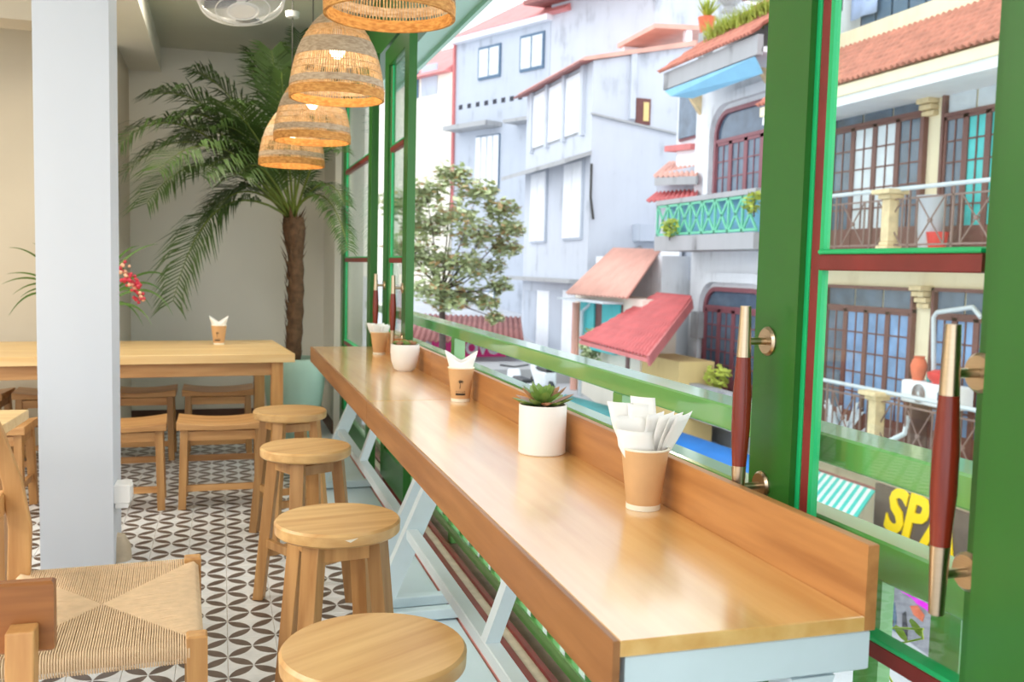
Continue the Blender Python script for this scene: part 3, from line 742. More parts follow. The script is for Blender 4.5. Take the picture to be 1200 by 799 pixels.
# ================================================================ PENDANT LAMPS
def lamp_r(z):
    """bell profile, z above the rim"""
    pts = [(0, .178), (.04, .179), (.09, .172), (.14, .160), (.19, .143), (.24, .118), (.28, .090), (.31, .062), (.33, .034), (.338, .022)]
    for (a, ra), (c, rc) in zip(pts, pts[1:]):
        if z < 0: return pts[0][1]
        if a <= z <= c: return ra+(rc-ra)*(z-a)/(c-a)
    return pts[-1][1]
def make_lamp():
    t = thing('pendant_lamp', '', 'lamp', group='woven pendant lamps over the bar')
    b = B(); n = 112
    for k in range(n):
        a = 2*PI*k/n+random.uniform(-.008, .008); w = .0022
        vs = []; zs = [.02, .06, .10, .14, .18, .22, .26, .29, .315, .335]
        for z in zs:
            r = lamp_r(z); ca, sa = math.cos(a), math.sin(a); c = Vector((ca*r, sa*r, z)); tn = Vector((-sa, ca, 0)); rd = Vector((ca, sa, 0)); ww = w*min(1, r/.09)
            vs += [c-tn*ww, c+rd*ww, c+tn*ww, c-rd*ww]
        fs = [(i*4+j, i*4+(j+1) % 4, i*4+4+(j+1) % 4, i*4+4+j) for i in range(len(zs)-1) for j in range(4)]
        b.add(vs, fs)
    stuff(b.obj('ribs', 'rattan_light', t, fix=False))
    def band(name, z0, z1, mat, out=.003, seg=4, thick=.004):
        prof = []
        for i in range(seg+1): z = z0+(z1-z0)*i/seg; prof.append((lamp_r(z)+out, z))
        for i in range(seg, -1, -1): z = z0+(z1-z0)*i/seg; prof.append((lamp_r(z)+out-thick, z))
        prof.append(prof[0]); return B().lathe(prof, n=64).obj(name, mat, t, smooth=True)
    band('rim_band', -.004, .030, 'rattan_rim', .004, 3, .009)
    band('woven_band', .040, .066, 'rattan_dark'); band('woven_band', .148, .212, 'rattan_dark'); band('woven_band', .262, .330, 'rattan_dark')
    for z in (.095, .12, .238):
        r = lamp_r(z)+.001; B().tube([(math.cos(2*PI*i/48)*r, math.sin(2*PI*i/48)*r, z) for i in range(49)], .0018, 5, False).obj('hoop', 'rattan_light', t)
    B().lathe([(0, .15), (.012, .152), (.024, .162), (.030, .178), (.029, .192), (.02, .21), (.014, .222), (0, .224)], n=20).obj('bulb', 'bulb_glow', t, smooth=True)
    B().lathe([(0, .22), (.016, .22), (.018, .26), (.012, .27), (0, .27)], n=16).obj('socket', 'white_plastic', t, smooth=True)
    B().lathe([(0, .334), (.024, .334), (.024, .342), (0, .345)], n=20).obj('cap', 'rattan_dark', t, smooth=True)
    return t
lp = make_lamp(); 
lamps = [(.447, 2.667, 1.931-.024, 'woven rattan pendant lamp hanging over the agave-like succulent'), (.427, 3.752, 1.877-.024, 'woven rattan pendant lamp hanging between the printed cup and the bowl-shaped pot'),
         (.416, 4.665, 1.831-.034, 'woven rattan pendant lamp hanging over the end cup of the bar'), (.378, 5.495, 1.776-.018, 'woven rattan pendant lamp hanging closest to the palm')]
for i, (x, y, z, lab) in enumerate(lamps):
    s = lp if i == 0 else copy_tree(lp)
    s.location = (x, y, z); s.rotation_euler = (0, 0, i*.7); s['label'] = lab
    B().tube([(x, y, z+.34), (x, y, ZC)], .003, 6).obj('cord', 'cable', s)
    B().lathe([(0, ZC-.03), (.035, ZC-.03), (.04, ZC), (0, ZC)], (x, y, 0), 20).obj('ceiling_rose', 'white_plastic', s, smooth=True)
    l = bpy.data.lights.new('bulb_light', 'POINT'); l.energy = .9; l.color = (1, .84, .62); l.shadow_soft_size = .03
    q = bpy.data.objects.new('bulb_light', l); COL.objects.link(q); q.location = (0, 0, .12); q.parent = s

# ================================================================ CEILING FAN
FC = Vector((.094, 4.93, 2.50))
t = thing('orbit_fan', 'white caged orbit fan fixed under the ceiling', 'fan', FC)
ax = Vector((.10, -.30, -.95)).normalized(); e1 = ax.orthogonal().normalized(); e2 = ax.cross(e1)
def fpt(r, a, h): return FC+e1*(r*math.cos(a))+e2*(r*math.sin(a))+ax*h
for r, h, w in ((.205, 0, .008), (.20, .03, .004), (.13, .062, .003), (.075, .07, .004)):
    B().tube([fpt(r, 2*PI*i/48, h) for i in range(49)], w, 6, False).obj('guard_ring', 'white_plastic', t, smooth=True)
b = B()
for k in range(72):
    a = 2*PI*k/72; b.tube([fpt(.205, a, 0), fpt(.19, a, .04), fpt(.13, a, .062), fpt(.06, a, .07)], .0014, 4, False)
stuff(b.obj('guard_wires', 'white_plastic', t))
b = B(); b.add([fpt(.062, 2*PI*i/24, .072) for i in range(24)]+[fpt(.062, 2*PI*i/24, .06) for i in range(24)], [tuple(range(24)), tuple(range(24, 48))]+[(i, (i+1) % 24, 24+(i+1) % 24, 24+i) for i in range(24)]); b.obj('badge', 'white_plastic', t)
for k in range(3):
    a0 = 2*PI*k/3+.5; b = B()
    def fn(u, v, a0=a0): r = .03+v*.15; return fpt(r, a0+(u-.5)*(1.0-.25*v), .03+(u-.5)*.03)
    b.grid(fn, 6, 4).obj('blade', 'dark_plastic', t, smooth='all', solid=.003)
B().tube([FC-ax*.10, FC-ax*.02], [.06, .075], 20).obj('motor', 'white_plastic', t, smooth=True)
B().tube([FC-ax*.08, Vector((FC.x, FC.y+.03, ZC))], .018, 12).obj('bracket', 'white_plastic', t)
B().lathe([(0, ZC-.03), (.06, ZC-.03), (.065, ZC), (0, ZC)], (FC.x, FC.y+.03, 0), 20).obj('ceiling_plate', 'white_plastic', t, smooth=True)

# ================================================================ POTTED PALM
PC = Vector((.485, 6.68, 0))
t = thing('potted_palm', 'tall date palm in a big mint green pot by the back wall', 'potted plant', PC)
B().lathe([(0, 0), (.135, 0), (.145, .01), (.175, .15), (.205, .36), (.212, .46), (.205, .52), (.19, .55), (.17, .555), (.165, .52), (0, .50)], PC, 48).obj('pot', 'mint_ceramic', t, smooth=True)
B().lathe([(0, .53), (.168, .525)], PC, 32).obj('soil', 'soil', t)
CROWN = Vector((.462, 6.68, 1.50))
tr = []
for i in range(15):
    f = i/14; c = PC.lerp(CROWN, 0)+Vector((-.012+.03*math.sin(f*2.5)-.02*f, 0, .52+f*1.0)); tr.append(c)
trunk = B().tube(tr, [.050+.008*(i % 2)+(.020 if i > 11 else 0) for i in range(15)], 14).obj('trunk', 'palm_bark', t, smooth='all')
b = B()
for i in range(120):                                   # old leaf bases
    z = .56+.98*(i/120); a = i*2.4; c = PC+Vector((-.01, 0, z)); rd = Vector((math.cos(a), math.sin(a), 0)); tn = Vector((-rd.y, rd.x, 0)); l = .018+.03*(z > 1.2)
    p = c+rd*.048; b.add([p-tn*.016, p+tn*.016, p+rd*l+Vector((0, 0, .035+l)), p-Vector((0, 0, .02))], [(0, 1, 2), (0, 2, 3), (1, 3, 2)])
b.obj('leaf_bases', 'palm_bark', trunk)
def frond(tip, bend, ll=.24, pairs=44, droop=.35, start=.22, width=.0068):
    """rachis as a curve from the crown over bend to tip, folded leaflets both sides"""
    p0 = CROWN+Vector((random.uniform(-.02, .02), random.uniform(-.02, .02), random.uniform(-.02, .05))); p1, p2 = Vector(bend), Vector(tip)
    C = lambda s: p0*(1-s)**2+p1*2*s*(1-s)+p2*s*s
    rc = B().tube([C(i/12) for i in range(13)], [.010-.0085*i/12 for i in range(13)], 6).obj('frond', 'palm_stem', t, smooth='all')
    b = B()
    for k in range(pairs):
        s = start+(1-start)*(k/(pairs-1)); c = C(s); d = (C(min(1, s+.02))-C(s-.02)).normalized()
        side = d.cross(Vector((0, 0, 1))); side = side.normalized() if side.length > .05 else Vector((1, 0, 0)); up = side.cross(d)
        ln = ll*(.35+.65*math.sin(PI*min(1, .12+.88*(s-start)/(1-start)*.92)))*random.uniform(.85, 1.1)
        for sg in (-1, 1):
            dv = (side*sg*.80+d*.62+up*random.uniform(.02, .28)).normalized()
            q = c+dv*(ln*.55); e = c+dv*ln+Vector((0, 0, -droop*ln*random.uniform(.4, 1.1)))
            w = dv.cross(up).normalized()*width
            b.add([c-w*.5, c+w*.5, q+w, q-w, e], [(0, 1, 2, 3), (3, 2, 4)])
    b.obj('leaflets', 'palm_leaf', rc, fix=False)
FR = [((142, 168), 6.2, (215, 90)), ((203, 352), 6.1, (245, 180)), ((172, 238), 6.0, (240, 140)), ((178, 112), 6.4, (250, 88)), ((232, 84), 6.5, (290, 110)),
      ((352, 40), 6.4, (348, 130)), ((300, 68), 6.9, (322, 110)), ((408, 292), 5.8, (385, 190)), ((402, 178), 5.8, (375, 140)), ((388, 85), 6.2, (362, 140)), ((255, 250), 6.9, (285, 180)),
      ((215, 160), 6.9, (270, 125)), ((330, 85), 6.0, (335, 150)), ((404, 240), 5.9, (382, 185)), ((150, 200), 6.35, (235, 110)), ((262, 120), 5.9, (300, 140)), ((186, 200), 5.8, (255, 120)),
      ((236, 205), 5.9, (285, 145)), ((280, 205), 6.0, (305, 165)), ((205, 140), 6.4, (265, 105)), ((228, 290), 6.6, (270, 180)), ((245, 150), 6.2, (295, 130)), ((318, 60), 6.3, (330, 120))]
for (tx, ty), Y, (bx, by) in FR:
    frond(aty(tx, ty, min(Y, 7.1)), aty(bx, by, (Y+6.68)/2), ll=.34 if tx < 330 else .22 if tx < 395 else .15, pairs=52)

# ================================================================ FLOWERING PLANT ON THE LONG TABLE
VP = aty(97, 398, 6.0); VP.z = .71
t = thing('potted_orchid', 'arching leafy plant with a red flower spray standing behind the pillar', 'potted plant', VP)
B().lathe([(0, 0), (.05, 0), (.062, .03), (.068, .10), (.064, .13), (.055, .13), (0, .115)], VP, 28).obj('pot', 'ceramic', t, smooth=True)
LV = [((10, 290), (55, 300)), ((2, 333), (55, 318)), ((15, 345), (60, 320)), ((10, 370), (45, 325)), ((8, 321), (60, 322)), ((38, 285), (70, 300)), ((185, 286), (140, 300)), ((163, 288), (135, 300)), ((202, 330), (170, 305)),
      ((203, 370), (175, 318)), ((168, 382), (145, 340)), ((178, 381), (155, 345)), ((178, 362), (150, 320)), ((195, 348), (165, 315)), ((24, 348), (60, 330)), ((120, 270), (110, 300)), ((75, 268), (85, 300))]
hub = VP+Vector((0, 0, .13)); 
for i, ((tx, ty), (bx, by)) in enumerate(LV):
    Y = 6.0+((i*37) % 11-5)*.05; p2 = aty(tx, ty, Y); p1 = aty(bx, by, 6.0+(Y-6)*.5)+Vector((0, 0, .06)); p0 = hub
    C = lambda s: p0*(1-s)**2+p1*2*s*(1-s)+p2*s*s
    def fn(u, v):
        c = C(v); d = (C(min(1, v+.03))-C(max(0, v-.03))).normalized(); w = Vector((0, .8, .6)).cross(d); w = Vector((0, .6, .8)) if w.length < .1 else (d.cross(Vector((0, 1, 0)))*.85+Vector((0, .5, 0))).normalized()
        return c+w*((u-.5)*.017*math.sin(PI*(.12+.86*v)))
    B().grid(fn, 2, 14).obj('leaf', 'spider_leaf', t, smooth='all', fix=False)
sp = [hub, aty(135, 300, 5.85)+Vector((0, 0, .02)), aty(150, 325, 5.83), aty(163, 348, 5.82)]
fs_ = B().tube(sp, .004, 6).obj('flower_stem', 'spider_leaf', t)
for i in range(56):
    s = i/56; px_, py_ = 142+24*s+random.uniform(-9, 9)*(1-.5*s), 312+38*s+random.uniform(-8, 8)
    c = aty(px_, py_, 5.80+random.uniform(-.03, .03)); b = B(); r = random.uniform(.009, .015)
    b.lathe([(0, -r), (r*.7, -r*.6), (r, 0), (r*.6, r*.7), (0, r)], c, 7)
    b.obj('flower', 'flower_cream' if i % 4 == 0 else 'flower_red', t, smooth=True)

# ================================================================ THE STREET OUTSIDE
stained('cream_plaster', (244, 232, 200), (176, 150, 110), .35)
stained('white_plaster', (232, 236, 240), (120, 122, 124), .55, 3)
stained('grey_plaster', (188, 196, 208), (104, 110, 122), .6, 1.8)
stained('grey_plaster_pale', (200, 206, 216), (112, 118, 128), .6, 1.8)
stained('pale_plaster', (246, 240, 226), (196, 186, 166), .3, 1.4)
stained('old_concrete', (172, 174, 176), (70, 68, 66), .75, 3)
stained('yellow_plaster', (232, 206, 142), (150, 120, 80), .4, 2)
plain('roof_tile', (200, 128, 108), .75, .3, 5, .01)
plain('tin_pink', (224, 172, 156), .6, .15, 2, .004)
plain('tin_red', (204, 104, 104), .55, .15, 3, .004)
plain('tin_brown', (150, 96, 92), .7, .25, 3, .004)
plain('roof_pink', (224, 142, 140), .7, .12, 2, .004)
plain('trim_red', (206, 120, 118), .6, .12, 4, .002)
plain('frame_brown', (110, 66, 62), .5, .15, 6, .002)
plain('frame_mauve', (140, 84, 92), .5, .12, 6, .002)
plain('frame_blue', (84, 112, 138), .5, .1, 6, .002)
plain('pane_dark', (92, 112, 132), .12, .3, 3, 0)
plain('pane_light', (214, 224, 232), .15, .12, 3, 0)
plain('pane_blue', (120, 160, 206), .15, .35, 2.5, 0)
plain('pane_teal', (60, 196, 196), .3, .12, 4, 0)
plain('shutter_white', (240, 244, 250), .6, .05, 4, .002)
plain('shutter_teal', (70, 188, 192), .55, .1, 5, .002)
plain('mint_iron', (110, 196, 160), .5, .1, 6, .002)
plain('brown_iron', (130, 106, 100), .55, .15, 8, .002)
plain('pipe_grey', (204, 214, 220), .4, .08, 6, .001)
plain('stone_cream', (226, 204, 160), .7, .2, 7, .01)
plain('sky_blue_tarp', (134, 194, 226), .6, .08, 3, .004)
plain('blue_tarp', (24, 118, 200), .55, .12, 2, .006)
plain('teal_tarp', (62, 158, 160), .55, .18, 2, .006)
plain('street', (196, 200, 206), .85, .15, 1.5, .005)
plain('dark_void', (58, 60, 70), .8, .2, 3, 0)
plain('sign_brown', (96, 84, 74), .6, .12, 9, .001)
plain('sign_yellow', (255, 214, 0), .5, .04, 6, 0)
plain('sign_magenta', (232, 30, 226), .5, .05, 6, 0)
plain('sign_pink', (232, 50, 140), .5, .1, 3, 0)
plain('sign_white', (240, 240, 244), .5, .05, 6, 0)
plain('poster_grey', (150, 150, 160), .4, .35, 6, 0)
plain('mint_stripe', (70, 206, 196), .5, .06, 6, .001)
plain('white_stripe', (232, 240, 240), .5, .06, 6, .001)
plain('tree_leaf', (196, 208, 160), .55, .35, 3, .001)
plain('tree_leaf_rust', (206, 172, 126), .6, .3, 3, .001)
plain('tree_bark', (84, 72, 66), .9, .3, 14, .006)
plain('grass', (176, 190, 76), .7, .35, 5, .002)
plain('terracotta', (226, 116, 80), .7, .15, 8, .002)
plain('red_plastic', (226, 60, 60), .4, .08, 6, 0)
plain('laundry', (176, 196, 236), .8, .1, 4, .003)

GZ = lambda y: -4.6+.12*y
struct(B().add([(-30, -20, GZ(-20)), (60, -20, GZ(-20)), (60, 80, GZ(80)), (-30, 80, GZ(80))], [(0, 1, 2, 3)]).obj('ground', 'street', fix=False), 'pale grey street climbing gently away between the houses', 'street')
# body of our own building below the cafe
struct(B().box(-4.8, 1.1, -2.6, 7.6, -6, -.26).obj('wall_below', 'white_plaster'), 'lower storey of the cafe building', 'wall')

def span(tl, br, X):
    p, q = atx(*tl, X), atx(*br, X); return p.y, q.y, q.z, p.z            # left Y, right Y, low z, high z
def fbox(X, d, Yl, Yr, z0, z1): return B().box(X-d, X, Yr, Yl, z0, z1)
def glazed(root, name, X, Yl, Yr, z0, z1, frame, panes, leaves=3, cols=2, rows=4, transom=.16, solid=.28, fw=.055, arch=0, tcols=None):
    """french door or window on a facade facing the cafe: frame > panes, transom lights above, solid panels below"""
    if Yl < Yr: Yl, Yr = Yr, Yl
    b = B(); zt = z1-(z1-z0)*transom if transom else z1
    if arch:
        n = 14; r = arch
        po = [(Yl, z0), (Yl, z1-r)]+[(Yl-r+r*math.cos(PI/2*i/n), z1-r+r*math.sin(PI/2*i/n)) for i in range(1, n+1)]
        po += [(Yr+r-r*math.sin(PI/2*i/n), z1-r+r*math.cos(PI/2*i/n)) for i in range(0, n+1)]+[(Yr, z0)]
        w = fw*1.3; ri = max(.01, r-w)
        pi_ = [(Yl-w, z0), (Yl-w, z1-r)]+[(Yl-r+ri*math.cos(PI/2*i/n), z1-r+ri*math.sin(PI/2*i/n)) for i in range(1, n+1)]
        pi_ += [(Yr+r-ri*math.sin(PI/2*i/n), z1-r+ri*math.cos(PI/2*i/n)) for i in range(0, n+1)]+[(Yr+w, z0)]
        k = len(po); vs = [(X-.09, y, z) for y, z in po]+[(X-.09, y, z) for y, z in pi_]+[(X, y, z) for y, z in po]+[(X, y, z) for y, z in pi_]
        fs = []
        for i in range(k-1): fs += [(i, i+1, k+i+1, k+i), (k+i, k+i+1, 3*k+i+1, 3*k+i), (i, 2*k+i, 2*k+i+1, i+1)]
        b.add(vs, fs); fan = B(); fan.add([(X-.03, y, z) for y, z in pi_], [tuple(range(k))])
    else:
        for y0, y1 in ((Yl-fw, Yl), (Yr, Yr+fw)): b.box(X-.09, X, y0, y1, z0, z1)
        b.box(X-.09, X, Yr, Yl, z1-fw, z1); b.box(X-.05, X, Yr, Yl, z0, z0+fw)
    if transom: b.box(X-.085, X, Yr, Yl, zt-fw/2, zt+fw/2)
    d = b.obj(name, frame, root)
    lw = (Yl-Yr-2*fw)/leaves
    def pane(y0, y1, a, c, m): fbox(X-.012, .012, y0, y1, a, c).obj('pane', m, d)
    if arch: fan.obj('pane', panes[-1], d)
    elif transom:
        tn = tcols or 3
        for i in range(tn):
            y1 = Yl-fw-(Yl-Yr-2*fw)*i/tn; pane(y1-.02, y1-(Yl-Yr-2*fw)/tn+.02, zt+fw/2, z1-fw, panes[-1])
    for l in range(leaves):
        y1 = Yl-fw-lw*l; y0 = y1-lw; s = B(); sw = fw*.95
        ztop = zt-fw/2 if transom else z1-fw
        zb = z0+(zt-z0)*solid
        s.box(X-.07, X-.02, y1-sw, y1, z0, ztop); s.box(X-.07, X-.02, y0, y0+sw, z0, ztop); s.box(X-.07, X-.02, y0, y1, ztop-sw, ztop); s.box(X-.07, X-.02, y0, y1, z0, z0+sw)
        if solid: s.box(X-.06, X-.02, y0, y1, z0+sw, zb)
        iw = lw-2*sw
        for c in range(1, cols): yy = y1-sw-iw*c/cols; s.box(X-.06, X-.02, yy-.012, yy+.012, zb, ztop)
        for r in range(1, rows): zz = zb+(ztop-sw-zb)*r/rows; s.box(X-.06, X-.02, y0, y1, zz-.012, zz+.012)
        s.obj('leaf_frame', frame, d)
        mm = panes[l % len(panes)]
        for c in range(cols):
            for r in range(rows):
                ya = y1-sw-iw*c/cols; za = zb+(ztop-sw-zb)*r/rows
                fbox(X-.035, .01, ya, ya-iw/cols, za, za+(ztop-sw-zb)/rows).obj('pane', mm, d)
    return d
def tiles(b, ll, lr, ul, ur, n, rows, amp=.03):
    """clay tile or corrugated roof: waves across, steps up the slope; corners lower left, lower right, upper left, upper right"""
    ll, lr, ul, ur = map(Vector, (ll, lr, ul, ur)); nn = ((lr-ll).cross(ul-ll)).normalized()
    if nn.z < 0: nn = -nn
    per = 6
    def fn(u, v):
        p = ll.lerp(lr, u).lerp(ul.lerp(ur, u), v); f = (v*rows) % 1 if rows else 0
        return p+nn*(amp*math.cos(2*PI*n*u)+(.03*(1-f) if rows else 0))
    b.grid(fn, n*per, max(1, rows*3) if rows else 2); return b

# ---------------------------------------------------------------- cream town house with two balconies (across from the bar's free end)
XY, XYb = 10.4, 9.6
t = thing('town_house', 'cream town house with two iron balconies and a red tiled eave', 'house', (XY, 12.5, GZ(12.5)))
fbox(XY+6, 6, 15.15, 7.5, -5, 4.6).obj('wall', 'cream_plaster', t)
zu = atx(1040, 296, XYb).z; zl = atx(1000, 520, XYb).z-.15
for z, nm in ((zu, 'balcony_slab'), (zl, 'balcony_slab')): B().box(XYb-.06, XY, 7.5, 15.15, z-.16, z).obj(nm, 'cream_plaster', t); B().box(XYb-.10, XYb-.06, 7.5, 15.15, z-.07, z+.02).obj('slab_moulding', 'stone_cream', t)
def balustrade(z, ztop, m):
    tr_ = B().tube([(XYb, 7.5, ztop), (XYb, 15.1, ztop)], .032, 8).obj('hand_rail', 'pipe_grey', t, smooth=True)
    y = 15.0
    B().box(XYb-.012, XYb+.012, 7.5, 15.1, ztop-.16, ztop-.135).obj('iron_rail', m, t); B().box(XYb-.012, XYb+.012, 7.5, 15.1, z+.10, z+.125).obj('iron_rail', m, t)
    k = 0
    while y > 7.6:
        b = B(); b.box(XYb-.012, XYb+.012, y-.014, y+.014, z, ztop); b.box(XYb-.01, XYb+.01, y-.17, y-.15, z+.1, ztop-.14)
        z0_, z1_ = z+.12, ztop-.15; ya, yb = y-.16, y-.70
        b.beam((XYb, ya, z0_), (XYb, yb, z1_), .016, .016); b.beam((XYb, ya, z1_), (XYb, yb, z0_), .016, .016)
        b.lathe([(0, -.02), (.035, -.02), (.035, .02), (0, .02)], (XYb, (ya+yb)/2, (z0_+z1_)/2), 10, 'x')
        b.box(XYb-.01, XYb+.01, y-.72, y-.70, z+.1, ztop-.14)
        b.obj('iron_panel', m, t); y -= .86
zrt, zrl = atx(1050, 222, XYb).z, atx(1030, 458, XYb).z
balustrade(zu, zrt, 'brown_iron'); balustrade(zl, zrl, 'brown_iron')
for (cx, cy, zb_, zt_) in ((1044, 235, zu, zrt), (1028, 465, zl, zrl)):
    p = atx(cx, cy, XYb-.02); Yp = p.y
    b = B()
    for hw, za, zc in ((.13, 0, .10), (.10, .10, .16), (.085, .16, zt_-zb_-.14), (.13, zt_-zb_-.14, zt_-zb_-.07), (.20, zt_-zb_-.07, zt_-zb_)): b.box(XYb-.02-hw, XYb-.02+hw, Yp-hw, Yp+hw, zb_+za, zb_+zc, .01)
    b.obj('balcony_pillar', 'stone_cream', t)
def yd(tl, br, **k):
    Yl, Yr, z0, z1 = span(tl, br, XY-.01); return Yl, Yr, z0, z1
Yl, Yr, _, z1 = yd((979, 128), (1080, 280)); glazed(t, 'balcony_door', XY, Yl, Yr, zu, z1, 'frame_brown', ['pane_dark', 'pane_light', 'pane_light', 'pane_dark', 'pane_dark'], 4, 2, 5, .15, .20)
Yl, Yr, _, z1 = yd((1110, 103), (1215, 280)); glazed(t, 'balcony_door', XY, Yl, Yr, zu, z1, 'frame_brown', ['pane_dark', 'pane_teal', 'pane_teal', 'pane_dark', 'pane_light'], 4, 2, 5, .17, .20)
Yl, Yr, _, z1 = yd((971, 333), (1066, 500)); glazed(t, 'balcony_door', XY, Yl, Yr, zl, z1, 'frame_brown', ['pane_dark', 'pane_blue', 'pane_blue', 'pane_blue', 'pane_dark'], 4, 2, 5, .14, .22)
Yl, Yr, _, z1 = yd((1097, 337), (1200, 500)); glazed(t, 'balcony_door', XY, Yl, Yr, zl, z1, 'frame_brown', ['pane_blue', 'pane_blue', 'pane_dark', 'pane_dark', 'pane_dark'], 4, 2, 5, .15, .22)
for (bx, by, X_) in ((1093, 108, XY), (1087, 334, XY), (963, 150, XY), (960, 345, XY)):
    p = atx(bx, by, X_-.02); b = B()
    for i in range(4): b.box(X_-.26+.055*i, X_, p.y-.13, p.y+.13, p.z-.09*(i+1), p.z-.09*i-.012, .01)
    b.obj('eave_bracket', 'stone_cream', t)
ze0 = atx(1060, 92, 9.3).z
B().box(9.35, XY, 7.5, 15.15, ze0-.10, ze0+.08).obj('eave_soffit', 'shutter_white', t)
B().box(9.24, 9.36, 7.5, 15.15, ze0-.02, ze0+.14).obj('gutter', 'cream_plaster', t)
B().box(9.30, 9.36, 7.5, 15.15, ze0-.16, ze0-.02).obj('fascia', 'shutter_white', t)
zr = atx(1060, 34, XY+.2).z
b = B(); tiles(b, (9.2, 15.2, ze0+.16), (9.2, 7.5, ze0+.16), (XY+.2, 15.2, zr), (XY+.2, 7.5, zr), 62, 9, .028); stuff(b.obj('roof_tiles', 'roof_tile', t, smooth='all', solid=.02, fix=False))
B().box(XY+.2, XY+.5, 7.5, 15.15, zr-.02, zr+.30).obj('parapet', 'cream_plaster', t)
B().box(XY+.75, XY+1.0, 7.5, 15.0, zr, zr+3).obj('attic_wall', 'dark_void', t)
for i in range(14): B().box(XY+.70, XY+.75, 14.9-i*.42, 14.9-i*.42-.36, zr, zr+3).obj('attic_panel', 'frame_blue', t)
p = atx(1015, 8, XY+.6); o_ = tag(B().grid(lambda u, v: (XY+.6+.03*math.sin(9*u), p.y+.42-u*.7, p.z-.15+v*.9), 8, 4).obj('laundry_cloth', 'laundry', None, smooth='all', solid=.01, loc=(XY+.6, p.y, p.z)), 'pale blue cloth hanging in the attic above the tiled eave', 'cloth')
p = atx(982, 18, XY+.6); tag(B().tube([(XY+.6, p.y, p.z-.6), (XY+.6, p.y, p.z+.6)], .05, 8).obj('roof_pipe', 'terracotta', None, loc=(XY+.6, p.y, zr)), 'orange pipe standing in the attic above the tiled eave', 'pipe')
# things on the two balconies
Yl, Yr, z0, z1 = span((1057, 444), (1116, 482), XYb+.25)
ac = thing('air_conditioner', 'white air conditioner unit on the lower cream balcony', 'air conditioner', (XYb+.45, (Yl+Yr)/2, zl))
rbox(XYb+.25, XYb+.6, Yr, Yl, z0, z1, .02).obj('casing', 'shutter_white', ac)
cy_, cz_, rr = Yl-.36*(Yl-Yr), (z0+z1)/2, (z1-z0)*.42
B().lathe([(0, -.012), (rr*.25, -.012), (rr, -.004), (rr*1.05, 0), (rr*1.05, .02), (0, .02)], (XYb+.245, cy_, cz_), 28, 'x').obj('fan_grille', 'pipe_grey', ac, smooth=True)
for i in range(4): r_ = rr*(.3+.2*i); B().tube([(XYb+.232, cy_+r_*math.cos(2*PI*k/24), cz_+r_*math.sin(2*PI*k/24)) for k in range(25)], .007, 4, False).obj('grille_ring', 'brown_iron', ac)
for s_ in (-1, 1): B().box(XYb+.28, XYb+.58, (Yl+Yr)/2+s_*.35-.03, (Yl+Yr)/2+s_*.35+.03, zl, z0).obj('stand', 'brown_iron', ac)
B().box(XYb+.243, XYb+.25, Yr+.10, Yr+.30, z1-.22, z1-.10).obj('badge', 'frame_blue', ac)
def jar(name, label, cat, px_, py_, h, prof, mat, X):
    p = atx(px_, py_, X); o = B().lathe([(r*h, zz*h) for r, zz in prof], p, 18).obj(name, mat, None, smooth=True, loc=p); return tag(o, label, cat)
vz = [(0, 0), (.22, 0), (.30, .3), (.34, .6), (.26, .85), (.20, .92), (.24, 1), (0, 1)]
def put(o, z): o.location.z = z
o1 = jar('clay_vase', 'orange clay vase on top of the air conditioner', 'vase', 1076, 444, .36, vz, 'terracotta', XYb+.42); put(o1, z1)
o2 = jar('plant_pot', 'small teal pot on the air conditioner beside the vase', 'pot', 1089, 446, .14, vz, 'teal_tarp', XYb+.42); put(o2, z1)
o3 = jar('red_bowl', 'red bowl on the air conditioner', 'bowl', 1102, 452, .20, [(0, 0), (.5, 0), (.9, .4), (.95, .8), (.5, 1), (0, 1)], 'red_plastic', XYb+.42); put(o3, z1)
o4 = jar('planter_tub', 'pale tub standing on the cream balcony pillar', 'tub', 1067, 232, .40, [(0, 0), (.36, 0), (.5, .9), (.52, 1), (0, 1)], 'grey_plaster_pale', XYb-.02); put(o4, zu); 
o4.location = (XYb+.35, o4.location.y, zu); o4.scale = (1, 1, 2.1)
o5 = jar('flower_pot', 'red flower pot on the upper cream balcony floor', 'pot', 1098, 285, .30, [(0, 0), (.36, 0), (.52, 1), (0, 1)], 'red_plastic', XYb+.3); put(o5, zu)
p = atx(985, 500, XYb+.2); b = B()
for i in range(26):
    a = random.uniform(0, 2*PI); r_ = random.uniform(.05, .5); q = Vector((XYb+.2+random.uniform(-.1, .1), p.y, zl)); e = q+Vector((random.uniform(-.15, .15), math.cos(a)*r_, random.uniform(.25, .75)))
    b.add([q+Vector((0, -.03, 0)), q+Vector((0, .03, 0)), e+Vector((0, .06, 0)), e+Vector((0, -.06, .05))], [(0, 1, 2, 3)])
tag(b.obj('plastic_bundle', 'pane_light', None, solid=.01, loc=(XYb+.2, p.y, zl)), 'crumpled clear plastic bundle on the lower cream balcony', 'bundle')
pts = [atx(1094, 444, XYb+.5), atx(1094, 372, XYb+.5), atx(1098, 366, XYb+.5), atx(1140, 360, XYb+.5), atx(1150, 372, XYb+.5)]
tag(B().tube(pts, .035, 8).obj('drain_pipe', 'pipe_grey', None, smooth=True, loc=pts[0]), 'pale bent pipe rising from the air conditioner to the next door', 'pipe')
p = atx(1050, 505, XYb-.05); tag(B().tube([atx(1064, 488, XYb+.1), atx(1060, 508, XYb-.02), atx(1036, 520, XYb-.1)], .04, 8).obj('waste_pipe', 'pipe_grey', None, smooth=True, loc=p), 'short pale drain pipe beside the lower balcony pillar', 'pipe')

